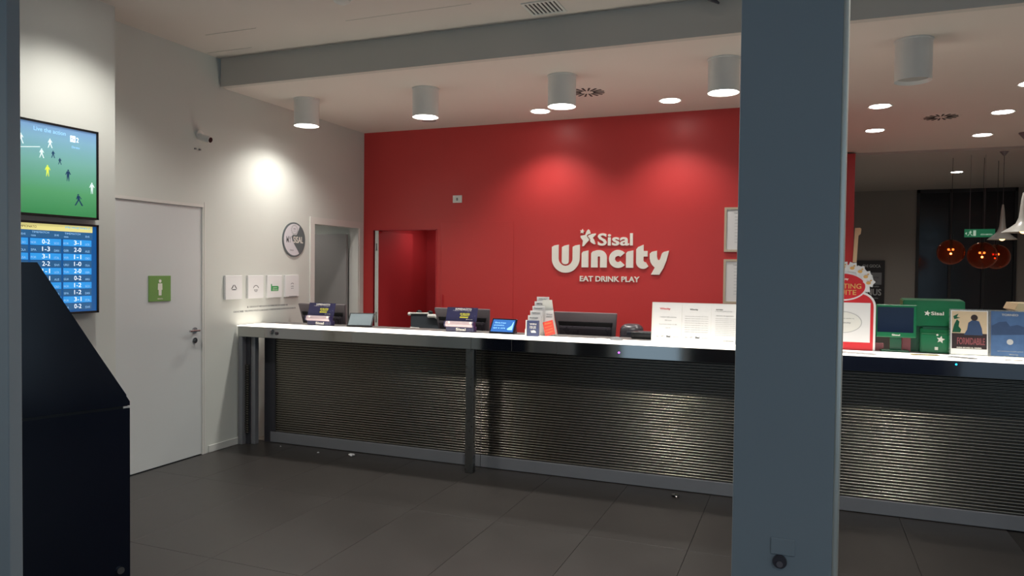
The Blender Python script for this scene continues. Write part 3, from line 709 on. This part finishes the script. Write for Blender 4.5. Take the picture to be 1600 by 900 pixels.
# navy card box at its foot, red leaflet leaning at its side
t = thing('card_box', 'small upright box of navy printed cards at the foot of the leaflet rack', 'box', (2.735, 5.44, 1.073), math.radians(4))
obj('tray', box(B(), -.052, -.046, -.022, .022, 0, .105), 'whiteplastic', t, world=False)
obj('card', box(B(), -.044, .048, -.02, .02, 0, .125, .001), 'bluecard', t, world=False)
b = B(); text(b, 'WIN', .006, .098, .055, .012, 0, .001, bold=.02); text(b, 'FOR LIFE', .006, .072, .05, .022, 0, .001); text(b, 'PLAY', .008, .042, .04, .012, 0, .001); poly(b, arc(.012, .03, .02, 0, 180, 8), 0, .001)
obj('card_print', b, 'whiteink', t, X=Matrix.Translation((0, -.0203, 0)) @ Matrix.Rotation(PI/2, 4, 'X'), world=False)
t = thing('red_leaflet', 'orange red leaflet leaning at the right foot of the rack', 'leaflet', (2.878, 5.455, 1.073))
T = Matrix.Translation((0, 0, .004)) @ Matrix.Rotation(math.radians(-12), 4, 'X') @ Matrix.Rotation(PI/2, 4, 'X') @ Matrix.Rotation(math.radians(16), 4, 'Z')
b = B(); box(b, -.042, .042, .01, .125, -.002, 0); obj('sheet', b, 'orangered', t, X=T, world=False)
b = B()
for k in range(4): poly(b, [(-.034, .03+k*.024), (.03, .036+k*.022), (.03, .038+k*.022), (-.034, .032+k*.024)], 0, .0008)
text(b, 'Promo', .0, .108, .05, .012, 0, .001); obj('leaflet_print', b, 'goldink', t, X=T, world=False)

# ================================================================== THREE NOTICE SHEETS
t = thing('notice_stand', 'wide acrylic stand holding three white printed sheets beside the pillar', 'stand', (3.99, 5.50, 1.073))
TT = Matrix.Translation((3.99, 5.50, 1.073)) @ Matrix.Rotation(math.radians(-7), 4, 'X') @ Matrix.Rotation(PI/2, 4, 'X')
X0 = plane((3.99, 5.5, 1.073), (1, 0, 0), (0, .12, 1))
obj('acrylic_back', box(B(), -.33, .33, .0, .295, -.004, -.001), 'whiteplastic', t, X=X0)
obj('acrylic_foot', box(B(), 3.66, 4.32, 5.47, 5.56, 1.073, 1.076), 'acrylic', t)
for k, xx in enumerate((-.212, .0, .212)):
    s = obj('sheet', box(B(), xx-.105, xx+.105, .006, .290, 0, .001), 'paper', t, X=X0)
    b = B(); b2 = B(); b3 = B()
    if k == 0:
        text(b2, 'Wincity', xx-.02, .245, .08, .018, .001, .002, bold=.03); text(b, 'I vincitori della settimana', xx+.005, .185, .12, .009, .001, .0016); text(b, '250 euro', xx+.005, .16, .05, .008, .001, .0016); text(b, 'Il prossimo torneo in sala', xx+.005, .13, .13, .009, .001, .0016); text(b, 'ore 21', xx+.005, .105, .035, .008, .001, .0016)
    elif k == 1:
        text(b3, 'Wincity', xx-.02, .245, .06, .014, .001, .002, bold=.02)
        for j in range(8): text(b, 'regolamento completo disponibile in sala e al banco', xx, .195-j*.0165, .17, .006, .001, .0016)
    else:
        text(b3, 'AVVISO', xx-.05, .25, .05, .009, .001, .002, bold=.02); text(b, 'si informa la gentile clientela', xx-.02, .238, .12, .006, .001, .002); text(b3, 'Orario di apertura', xx-.01, .205, .12, .008, .001, .002)
        for j in range(10): text(b, 'lunedi martedi mercoledi giovedi venerdi sabato domenica', xx+.01, .185-j*.0135, .17, .006, .001, .0016)
    if k < 2: text(b3, 'Sisal', xx+.01, .04, .03, .013, .001, .002, bold=.04); text(b, '18+', xx-.07, .038, .022, .008, .001, .0016); text(b, 'ADM', xx-.035, .04, .016, .01, .001, .0016); text(b, 'gioca sicuro', xx+.065, .037, .04, .006, .001, .0016)
    else: text(b3, 'La Direzione', xx+.02, .025, .07, .008, .001, .0016)
    obj('body_text', b, 'greyink', s, X=X0)
    if k == 0: obj('red_heading', b2, 'redink', s, X=X0)
    else: b2.free()
    obj('bold_text', b3, 'ink', s, X=X0)

# small clutter on the counter and desk
t = thing('telephone', 'dark rounded desk device behind the counter beside the third terminal', 'device', (3.42, 5.95, .76))
b = B(); box(b, -.10, .09, -.08, .08, 0, .405, .06, 4); obj('body', b, 'charcoal', t, world=False, smooth=True)
b = B(); box(b, -.03, .06, -.085, -.078, .33, .35); obj('display', b, 'screenoff', t, world=False)
t = thing('receipt_printer', 'low black receipt printer behind the notice sheets', 'printer', (3.60, 5.66, 1.073))
b = B(); box(b, -.12, .13, -.045, .05, 0, .055, .012, 3); obj('body', b, 'black', t, world=False, smooth=True)
b = B(); box(b, -.07, .05, -.03, .0, .055, .06); obj('paper_slot', b, 'charcoal2', t, world=False)
t = thing('computer_mouse', 'small grey mouse on the counter edge by the third terminal', 'mouse', (3.41, 5.44, 1.073))
b = B(); bmesh.ops.create_uvsphere(b, u_segments=18, v_segments=10, radius=.045, matrix=Matrix.Translation((0, 0, .004)) @ Matrix.Diagonal((1.1, .7, .5, 1)))
bmesh.ops.bisect_plane(b, geom=b.verts[:]+b.edges[:]+b.faces[:], plane_co=(0, 0, .0), plane_no=(0, 0, -1), clear_outer=True); obj('shell', b, 'greyink', t, world=False, smooth=True)
obj('wheel', box(B(), .02, .03, -.004, .004, .020, .026), 'black', t, world=False)
b = B(); lathe(b, [(.05, 0), (.052, .004), (.048, .010), (.03, .012), (0, .011)], n=28); tag(obj('coin_dish', b, 'paper', X=Matrix.Translation((3.30, 5.40, 1.073)), smooth=True), 'low white coin dish in front of the third terminal', 'dish')
t = thing('paper_slip', 'pale slip of paper lying at the left end of the counter top', 'paper', (.50, 5.40, 1.073))
obj('sheet', box(B(), -.16, .13, -.05, .05, .0005, .002), 'paper', t, world=False); t.rotation_euler.z = .2

# ================================================================== RED TOPPER CARD
t = thing('promo_topper', 'arched red and white cardboard stand with gold flowers beside the pillar', 'display', (4.97, 5.52, 1.073))
XT = on_back(4.97, 1.073, 5.52)
hw = .208
out = [(-hw, 0), (hw, 0), (hw, .30)] + arc(hw-.10, .30, .10, 0, 70, 8) + [(.12, .40)] + arc(0, .40, .17, 0, 180, 16) + [(-.12, .40)] + arc(-hw+.10, .30, .10, 110, 180, 8)
b = B(); poly(b, out, -.006, 0); obj('backing_card', b, 'paper', t, X=XT)
i2 = [(-hw+.014, .0), (hw-.014, .0), (hw-.014, .30)] + arc(hw-.10, .30, .086, 0, 75, 8) + arc(-hw+.10, .30, .086, 105, 180, 8)
b = B(); poly(b, i2, 0, .001); obj('red_face', b, 'redink', t, X=XT)
b = B(); box(b, -.175, .175, .055, .325, .001, .002); obj('white_panel', b, 'paper', t, X=XT)
b = B(); poly(b, arc(.0, .19, .125, 0, 360, 40, .075)[:-1], .002, .003); obj('oval_ring', b, 'paleink', t, X=XT)
b = B(); poly(b, arc(.0, .19, .119, 0, 360, 40, .070)[:-1], .003, .004); obj('oval_face', b, 'whiteplastic', t, X=XT)
b = B(); text(b, 'Partecipa anche tu', .02, .215, .11, .008, .004, .005); text(b, 'Wincity', .02, .185, .07, .014, .004, .005); obj('oval_text', b, 'greyink', t, X=XT)
b = B(); poly(b, arc(0, .435, .150, 0, 360, 40, .098)[:-1], .001, .004); obj('red_oval_rim', b, 'paper', t, X=XT)
b = B(); poly(b, arc(0, .435, .140, 0, 360, 40, .088)[:-1], .004, .0055); obj('red_oval', b, 'redink', t, X=XT)
b = B(); text(b, 'BETTING', .02, .438, .19, .034, .0055, .007, bold=.01); text(b, 'SUITE', .02, .395, .13, .034, .0055, .007, bold=.01); obj('oval_lettering', b, 'goldink', t, X=XT)
b = B(); text(b, 'Wincity', -.0, .485, .07, .018, .0055, .007, bold=.02); obj('white_lettering', b, 'whiteink', t, X=XT)
for k in range(9):
    a = math.radians(8+k*20.5); cx_, cy_ = .165*math.cos(a), .45+.125*math.sin(a); r_ = .040
    b = B(); poly(b, [(cx_+(r_ if j % 2 == 0 else r_*.72)*math.cos(j*PI/6+k), cy_+(r_ if j % 2 == 0 else r_*.72)*math.sin(j*PI/6+k)) for j in range(12)], -.004+.0015*(k % 2), .006+.002*(k % 2)); f_ = obj('flower', b, 'paper', t, X=XT)
    b = B(); poly(b, arc(cx_*.97, cy_-.006, .015, 0, 360, 10, .011)[:-1], .008+.002*(k % 2), .0095+.002*(k % 2)); poly(b, arc(cx_*.99+.012, cy_+.01, .007, 0, 360, 8, .005)[:-1], .008+.002*(k % 2), .0095+.002*(k % 2)); obj('flower_centre', b, 'goldink', f_, X=XT)
b = B(); box(b, 4.93, 5.0, 5.526, 5.62, 1.073, 1.076); box(b, 4.96, 4.966, 5.526, 5.61, 1.073, 1.30); obj('rear_strut', b, 'paper', t)

# ================================================================== GREEN LOTTERY TERMINAL
t = thing('customer_screen', 'green framed dark customer screen on a stand beside the red stand', 'monitor', (5.305, 5.56, 1.073))
X0 = on_back(5.305, 1.073, 5.545)
w2 = .122
b = B(); box(b, -w2, w2, .095, .318, -.03, 0, .006, 2); obj('frame', b, 'green', t, X=X0)
b = B(); box(b, -w2+.008, w2-.018, .13, .30, 0, .0015); obj('screen', b, 'screenoff', t, X=X0)
b = B(); text(b, 'Sisal', .0, .113, .05, .012, 0, .0015, bold=.03); obj('screen_logo', b, 'whiteink', t, X=X0)
b = B(); box(b, -.035, .035, .0, .11, -.04, -.015); obj('stand_neck', b, 'greendark', t, X=X0)
b = B(); box(b, -.09, .08, .0, .012, -.05, .03, .004, 2); obj('stand_foot', b, 'greendark', t, X=X0)
b = B(); box(b, -.13, -.07, 0, .05, -.06, -.03); obj('card_reader', b, 'greypink', t, X=X0, label='dusty pink card reader'); b = B(); box(b, .045, .095, 0, .10, -.07, -.045); obj('paper_roll_cover', b, 'greypink', t, X=X0, label='dusty pink cover')
t = thing('lottery_terminal', 'large green lottery terminal with two white Sisal logos', 'terminal', (5.56, 5.66, 1.073))
def gprof(pts, x0, x1):
    b = B(); a = [b.verts.new((x0, y, z)) for y, z in pts]; c = [b.verts.new((x1, y, z)) for y, z in pts]; n = len(pts)
    b.faces.new(a); b.faces.new(c[::-1])
    for i in range(n): b.faces.new((a[i], c[i], c[(i+1) % n], a[(i+1) % n]))
    bmesh.ops.recalc_face_normals(b, faces=b.faces[:]); return b
b = gprof([(5.56, 1.073), (5.56, 1.20), (5.60, 1.235), (5.62, 1.235), (5.80, 1.30), (5.80, 1.073)], 5.455, 5.745); bmesh.ops.bevel(b, geom=b.edges[:], offset=.006, segments=2, affect='EDGES'); obj('lower_body', b, 'green', t)
b = gprof([(5.60, 1.245), (5.63, 1.42), (5.80, 1.43), (5.80, 1.245)], 5.352, 5.72); bmesh.ops.bevel(b, geom=b.edges[:], offset=.006, segments=2, affect='EDGES'); obj('upper_body', b, 'green', t)
obj('paper_slot', box(B(), 5.47, 5.73, 5.592, 5.64, 1.226, 1.246), 'greendark', t)
obj('rear_plinth', box(B(), 5.40, 5.47, 5.62, 5.80, 1.073, 1.25), 'greendark', t)
def sstar(b, cx, cy, r, z0=0, z1=.0015):
    poly(b, [(cx+(r if k % 2 == 0 else r*.45)*math.cos(math.radians(80+36*k)), cy+(r if k % 2 == 0 else r*.45)*math.sin(math.radians(80+36*k))) for k in range(10)], z0, z1)
b = B(); sstar(b, -.098, .0, .020); text(b, 'Sisal', -.038, 0, .075, .024, 0, .0015, bold=.02); obj('upper_logo', b, 'whiteink', t, X=plane((5.595, 5.6125, 1.335), (1, 0, 0), (0, .17, 1)) @ Matrix.Translation((0, 0, .0035)))
b = B(); sstar(b, .0, .0, .026); sstar(b, -.02, .03, .009); obj('lower_logo', b, 'whiteink', t, X=on_back(5.572, 1.165, 5.5585))
b = B(); box(b, -.010, .010, -.01, .01, 0, .002); obj('small_button', b, 'whiteink', t, X=on_back(5.548, 1.105, 5.5595))

# small acrylic poster holders
def acr(xc, lab):
    t = thing('poster_holder', lab, 'poster', (xc, 5.48, 1.073))
    X0 = plane((xc, 5.48, 1.073), (1, 0, 0), (0, .10, 1))
    b = B(); box(b, -.112, -.1045, 0, .302, -.003, .003); box(b, .1045, .112, 0, .302, -.003, .003); box(b, -.1045, .1045, .294, .302, -.003, .003); box(b, -.1045, .1045, 0, .008, -.003, .003)
    obj('holder_edge', b, 'acrylic', t, X=X0); obj('foot', box(B(), xc-.11, xc+.11, 5.44, 5.55, 1.073, 1.076), 'acrylic', t)
    return t, X0
t, X0 = acr(5.722, 'small film poster of a seated figure in blue in a clear holder')
obj('print', box(B(), -.104, .104, .008, .294, -.002, 0), 'paper', t, X=X0)
obj('picture', box(B(), -.098, .098, .145, .288, 0, .0008), 'postertan', t, X=X0); obj('dark_band', box(B(), -.098, .098, .045, .146, 0, .0008), 'posterdark', t, X=X0)
b = B(); poly(b, [(-.03, .135), (-.012, .17), (-.005, .215), (.02, .235), (.055, .225), (.07, .18), (.075, .135)], .0008, .0014); obj('figure_body', b, 'jeans', t, X=X0)
b = B(); poly(b, arc(.028, .248, .02, 0, 360, 12)[:-1], .0008, .0018); obj('figure_head', b, 'skin', t, X=X0)
b = B(); poly(b, [(-.096, .15), (-.085, .20), (-.07, .235), (-.055, .22), (-.06, .19), (-.045, .17), (-.05, .15)], .0008, .0014); poly(b, [(-.09, .255), (-.06, .272), (-.07, .25), (-.05, .245), (-.085, .235)], .0008, .0014); obj('dark_leaves', b, 'greendark', t, X=X0)
b = B(); text(b, 'FORMIDABILE', .01, .095, .155, .045, .0008, .002, bold=.02); obj('poster_title', b, 'greypink', t, X=X0)
b = B(); text(b, 'OGNI GIOVEDI AL CINEMA', .0, .052, .14, .009, .0008, .002, bold=.02); obj('poster_subtitle', b, 'whiteink', t, X=X0)
t, X0 = acr(5.946, 'small blue poster in a clear holder at the right edge')
obj('print', box(B(), -.104, .104, .008, .294, -.002, 0), 'posterblue', t, X=X0)
b = B(); text(b, 'TORNEO', .0, .272, .09, .014, 0, .001, bold=.02); text(b, 'ogni settimana in palio premi', .0, .04, .14, .008, 0, .001); text(b, 'Wincity', .02, .02, .05, .01, 0, .001); poly(b, arc(.0, .10, .018, 0, 360, 16)[:-1], 0, .001); poly(b, arc(.09, .095, .012, 0, 360, 12)[:-1], 0, .001); obj('pale_print', b, 'paleink', t, X=X0)
b = B(); poly(b, [(-.10, .2), (-.06, .225), (-.02, .23), (.0, .20), (.04, .21), (.098, .19), (.098, .15), (-.1, .14)], 0, .0008); obj('dark_print', b, 'jeans', t, X=X0)
# loose leaflets on the right counter
for (x, y, r, mt_, lab, w_, d_) in ((5.46, 5.40, .1, 'cream', 'flat cream leaflet lying below the green terminal', .17, .10), (5.66, 5.33, -.5, 'paleink', 'flat grey leaflet lying below the film poster', .16, .09), (5.93, 5.31, .05, 'frameoak', 'narrow tan slip lying on the counter at the right edge', .10, .035), (5.06, 5.30, -.3, 'paper', 'white sheet lying in front of the red stand', .22, .12)):
    t = thing('loose_leaflet', lab, 'leaflet', (x, y, 1.0735), r)
    obj('sheet', box(B(), -w_/2, w_/2, -d_/2, d_/2, 0, .002), mt_, t, world=False)
t = thing('till_box', 'cream topped till box behind the blue poster', 'till', (6.22, 6.1, .76))
obj('body', box(B(), -.13, .16, -.15, .15, 0, .58, .01, 2), 'charcoal', t, world=False)
b = B(); poly(b, [(-.15, .60), (-.13, .645), (.18, .645), (.18, .58), (-.11, .58)], -.16, .16); obj('hood', b, 'cream', t, X=Matrix.Rotation(PI/2, 4, 'X'), world=False)

# ================================================================== CEILING LIGHTS
def cylinder_light(x, y, lit, lab, h_=.245):
    t = thing('cylinder_ceiling_light', lab, 'ceiling light', (x, y, HL), group='surface mounted cylinder lights')
    b = B(); lathe(b, [(.108, -h_+.01), (.112, -h_), (.112, -.012), (.118, -.010), (.118, 0), (0, 0)], n=40, close=False)
    lathe(b, [(.108, -h_+.01), (.094, -h_+.03), (.09, -h_+.05)], n=40, close=False); obj('housing', b, 'lightgrey', t, world=False, smooth=True)
    b = B(); lathe(b, [(0, -h_+.022), (.098, -h_+.022), (.098, -h_+.03), (0, -h_+.03)], n=40, close=False); obj('lens', b, 'lens' if lit else 'lensoff', t, world=False, smooth=True)
    if lit: spot('lamp', t, (x, y, HL-h_+.012), LIGHT_CYL, 142, .8, .06)
    return t
cylinder_light(.434, 5.60, True, 'lit grey cylinder ceiling light nearest the left wall')
cylinder_light(1.667, 5.61, True, 'lit grey cylinder ceiling light above the left edge of the red wall')
cylinder_light(2.90, 5.60, True, 'lit grey cylinder ceiling light beside the round swirl vent')
cylinder_light(4.15, 5.55, True, 'lit grey cylinder ceiling light just left of the pillar')
cylinder_light(5.367, 5.52, False, 'unlit grey cylinder ceiling light right of the pillar', .27)
def downlight(x, y, z, lit, lab, e, r=.085, tilt=None, ang=120):
    t = thing('recessed_downlight', lab, 'ceiling light', (x, y, z), group='round recessed downlights')
    b = B(); lathe(b, [(r, -.001), (r+.018, -.006), (r+.022, 0)], n=36, close=False); obj('rim', b, 'whiteplastic', t, world=False, smooth=True)
    b = B(); lathe(b, [(0, -.006), (r, -.006), (r, -.001), (0, -.001)], n=36, close=False); obj('lens', b, 'lens' if lit else 'lensoff', t, world=False, smooth=True)
    if lit: spot('lamp', t, (x, y, z-.02), e, ang, .7, .075, tilt=tilt)
    return t
downlight(1.06, 6.80, HL, False, 'unlit recessed downlight behind the second cylinder light', 0, .075)
downlight(2.305, 6.76, HL, True, 'lit recessed downlight just left of the third cylinder light', LIGHT_REC)
downlight(3.566, 6.72, HL, True, 'lit recessed downlight between the third and fourth cylinder lights', LIGHT_REC)
downlight(5.345, 7.566, HL, True, 'lit recessed downlight nearest the right side of the pillar, upper one', LIGHT_REC*1.1)
downlight(5.405, 8.82, HL, True, 'lit recessed downlight nearest the right side of the pillar, lower one', LIGHT_REC*1.1)
downlight(6.445, 8.20, HL, True, 'lit recessed downlight far right, right of the swirl vent', LIGHT_REC*1.1)
downlight(6.526, 9.467, HL, True, 'lit recessed downlight left of the nearer pendant canopy', LIGHT_REC*1.1)
downlight(6.40, 7.055, HL, True, 'lit recessed downlight cut by the right edge of the picture', LIGHT_REC*1.1)
downlight(6.796, 12.51, HL-.03, True, 'small lit downlight in the dark rear ceiling', LIGHT_REC*1.1, .07, ang=150)
downlight(5.2, 12.5, HL-.03, True, 'added unseen downlight brightening the rear room, behind the red wall end', LIGHT_REC*.7, .07, ang=150)  # extra lamp added out of view to lift the rear room
# public side spots, above the frame of the photograph
for x, y, lab in ((.85, 3.35, 'lit recessed downlight in the upper ceiling near the wall monitors'), (3.3, 3.4, 'lit recessed downlight in the upper ceiling over the middle of the public floor'),
                  (5.65, 3.4, 'lit recessed downlight in the upper ceiling right of the foreground pillar')):
    downlight(x, y, HC, True, lab, LIGHT_HALL*(.65 if x < 1 else 1.05), .08, ang=128)
for x, lab in ((1.3, 'added unseen downlight filling the pillar fronts, behind the left pillar'), (5.9, 'added unseen downlight filling the pillar fronts, by the shop front')):
    downlight(x, .3, HC, True, lab, LIGHT_HALL*.35, .08, ang=128)  # unseen fill lamps added to brighten the pillar fronts and fascia reflections
downlight(-.75, 6.55, 2.6, True, 'added unseen downlight brightening the grey door leaf in the side room', 32)  # lamp added out of view to light the grey door leaf
downlight(.62, 7.95, 2.3, True, 'added downlight brightening the red passage', 11, ang=160)  # lamp added to lift the dark passage

# vents, detector, bracket
t = thing('square_vent', 'square slatted air vent in the upper ceiling at the top edge', 'vent', (3.045, 4.76, HC))
b = B(); box(b, -.13, .12, -.13, -.112, -.008, 0); box(b, -.13, .12, .092, .11, -.008, 0); box(b, -.13, -.112, -.112, .092, -.008, 0); box(b, .102, .12, -.112, .092, -.008, 0)
obj('frame', b, 'whiteplastic', t, world=False)
obj('backing', box(B(), -.112, .102, -.112, .092, -.002, 0), 'vent', t, world=False)
for k in range(7):
    x_ = -.10+k*.029; b = B(); box(b, x_, x_+.014, -.112, .092, -.0065, -.002); obj('slat', b, 'lightgrey', t, world=False)
def swirl(x, y, lab):
    t = thing('swirl_vent', lab, 'vent', (x, y, HL))
    b = B(); lathe(b, [(0, -.003), (.17, -.003), (.18, 0)], n=40, close=False); obj('plate', b, 'ceil', t, world=False, smooth=True)
    for k in range(16):
        a = k*2*PI/16; b = B(); poly(b, [(.055, -.006), (.15, -.009), (.15, .009), (.055, .006)], -.0065, -.003); obj('slot', b, 'vent', t, X=Matrix.Rotation(a, 4, 'Z'), world=False)
swirl(2.945, 6.17, 'round swirl air vent beside the third cylinder light')
swirl(5.943, 8.27, 'round swirl air vent in the ceiling right of the pillar')
t = thing('smoke_detector', 'round smoke detector at the top edge of the picture', 'detector', (1.86, 4.10, HC))
b = B(); lathe(b, [(0, -.055), (.03, -.054), (.055, -.04), (.06, -.02), (.075, -.015), (.078, 0)], n=32, close=False); obj('body', b, 'whiteplastic', t, world=False, smooth=True)
t = thing('emergency_spot', 'small dark bracket spotlight at the top edge left of the pillar', 'spotlight', (4.15, 4.90, HC))
b = B(); cyl(b, (0, 0, 0), (0, 0, -.02), .03, 16); obj('mount', b, 'whiteplastic', t, world=False, smooth=True)
b = B(); cyl(b, (-.03, 0, -.02), (.03, 0, -.065), .022, 14, .006); obj('head', b, 'charcoal', t, world=False, smooth=True)

# ================================================================== REAR ROOM
def pendant(x, y, zr, r, lab):
    t = thing('pendant_lamp', lab, 'pendant lamp', (x, y, HL), group='white bell pendant lamps')
    zc = 0
    b = B(); lathe(b, [(.068, zc), (.066, -.01), (.012, -.08), (0, -.08)], n=24, close=False); obj('canopy', b, 'charcoal2', t, world=False, smooth=True)
    d_ = zr-HL
    b = B(); cyl(b, (0, 0, -.07), (0, 0, d_+.42), .003, 8); obj('cord', b, 'charcoal', t, world=False)
    b = B(); lathe(b, [(r, d_), (r*.86, d_+.022), (r*.6, d_+.055), (r*.34, d_+.1), (r*.22, d_+.16), (r*.17, d_+.25), (r*.12, d_+.36), (r*.06, d_+.43), (0, d_+.435)], n=36, close=False); obj('shade', b, 'pendantwhite', t, world=False, smooth=True)
    b = B(); bmesh.ops.create_uvsphere(b, u_segments=16, v_segments=10, radius=.035, matrix=Matrix.Translation((0, 0, d_+.02))); obj('bulb', b, 'bulb', t, world=False, smooth=True)
    return t
pendant(6.93, 9.46, 2.065, .205, 'nearer white bell pendant lamp at the right edge')
pendant(6.985, 10.62, 2.035, .16, 'farther white bell pendant lamp right of the exit sign')
def globe(x, y, z, r, lab):
    t = thing('globe_pendant', lab, 'pendant lamp', (x, y, z), group='amber glass globe pendants')
    b = B(); bmesh.ops.create_uvsphere(b, u_segments=32, v_segments=20, radius=r); bmesh.ops.create_uvsphere(b, u_segments=32, v_segments=20, radius=r-.006)
    inner = b.faces[len(b.faces)//2:]; bmesh.ops.reverse_faces(b, faces=inner); obj('glass_globe', b, 'amber', t, world=False, smooth=True)
    l = bpy.data.lights.new('bulb_light', 'POINT'); l.energy = .4; l.color = (1, .55, .25); l.shadow_soft_size = .012
    lo = bpy.data.objects.new('bulb_light', l); COL.objects.link(lo); lo.parent = t; lo.location = (0, -.01, -.02)
    b = B(); cyl(b, (0, 0, r-.002), (0, 0, r+.06), .025, 16); obj('cap', b, 'black', t, world=False, smooth=True)
    b = B(); cyl(b, (0, 0, r+.06), (0, 0, HL-.03-z), .003, 8); obj('cord', b, 'black', t, world=False)
    b = B(); cyl(b, (0, 0, r), (0, 0, .05), .018, 14); obj('lamp_holder', b, 'black', t, world=False, smooth=True)
    for sx in (-.025, .025):
        b = B(); bmesh.ops.create_uvsphere(b, u_segments=12, v_segments=8, radius=.014, matrix=Matrix.Translation((sx, 0, .035))); obj('bulb', b, 'filament', t, world=False, smooth=True)
globe(6.50, 11.0, 1.89, .165, 'leftmost amber glass globe pendant under the exit sign')
globe(6.87, 11.1, 1.85, .175, 'middle amber glass globe pendant under the exit sign')
globe(7.10, 11.45, 1.84, .165, 'rightmost amber glass globe pendant, overlapping the middle one')
t = thing('exit_sign', 'green exit sign with white running figure hanging in the rear room', 'exit sign', (6.78, 10.8, 2.075))
obj('sign_panel', box(B(), 6.615, 6.948, 10.8, 10.82, 2.075, 2.178, .002), 'exitgreen', t)
b = B(); X0 = on_back(6.78, 2.127, 10.8)
player(b, -.105, -.035, .08, .1, .5); obj('running_figure', b, 'exitwhite', t, X=X0)
b = B(); poly(b, [(-.07, -.035), (-.04, -.035), (-.04, .035), (-.07, .035)], 0, .0008); obj('door_symbol', b, 'exitwhite', t, X=X0)
b = B(); poly(b, [(-.16, -.004), (-.14, .014), (-.14, -.022)], 0, .0008); obj('arrow_symbol', b, 'exitwhite', t, X=X0)
b = B(); text(b, 'USCITA DI EMERGENZA', .075, -.018, .13, .018, 0, .001, bold=.02); obj('lettering', b, 'exitwhite', t, X=X0)
for x in (6.67, 6.83): b = B(); cyl(b, (x, 10.81, 2.178), (x, 10.81, HL-.03), .002, 6); obj('wire', b, 'charcoal2', t)
t = thing('black_poster', 'black poster with white BONUS lettering on the rear wall', 'poster', (5.78, 14.945, 1.02))
obj('board', box(B(), 5.46, 6.10, 14.93, 14.96, 1.02, 1.842, .003), 'posterblack', t)
b = B(); X0 = on_back(5.78, 1.43, 14.929)
box(b, -.12, .27, -.03, .19, 0, .002); obj('pale_block', b, 'greyink', t, X=X0)
b = B(); text(b, 'CHI GIOCA', .10, .31, .30, .055, 0, .002, bold=.01); text(b, 'BONUS', .06, -.17, .42, .12, 0, .003, bold=.02); text(b, 'benvenuto', .12, -.06, .22, .035, 0, .002); text(b, 'in regalo', .12, -.28, .2, .035, 0, .002); obj('white_print', b, 'paleink', t, X=X0)
b = B(); text(b, 'PRIMA GIOCATA', .07, .10, .3, .03, .002, .004); text(b, 'RIMBORSATA', .07, .03, .26, .03, .002, .004); obj('dark_print', b, 'ink', t, X=X0)
b = B(); poly(b, [(5.30, 1.74), (5.345, 1.74), (5.36, 2.08), (5.385, 2.10), (5.392, 2.165), (5.375, 2.18), (5.32, 2.175), (5.315, 2.1)], 0, .02)
tag(obj('wooden_cutout', b, 'cream', X=plane((0, 10.30, 0), (1, 0, 0), (0, 0, 1))), 'narrow cream board edge sticking out beside the red wall end', 'board')

# ================================================================== FLOOR LITTER
def crumple(name, x, y, r, mt_, lab):
    b = B(); bmesh.ops.create_icosphere(b, subdivisions=2, radius=r)
    for v in b.verts: v.co *= random.uniform(.65, 1.15); v.co.z *= .55; v.co.x *= 1.25
    lo = min(v.co.z for v in b.verts); b.transform(Matrix.Translation((x, y, -lo))); tag(obj(name, b, mt_), lab, 'litter')
crumple('crumpled_tissue', 1.19, 5.235, .024, 'paper', 'crumpled white tissue on the floor in front of the counter')
crumple('paper_scrap', .86, 5.22, .009, 'paper', 'small pale scrap on the floor left of the crumpled tissue')
crumple('paper_scrap', .42, 5.27, .007, 'paper', 'tiny pale scrap on the floor nearest the left wall')
crumple('foil_scrap', 3.905, 5.225, .026, 'steel', 'crumpled silvery scrap on the floor near the pillar')
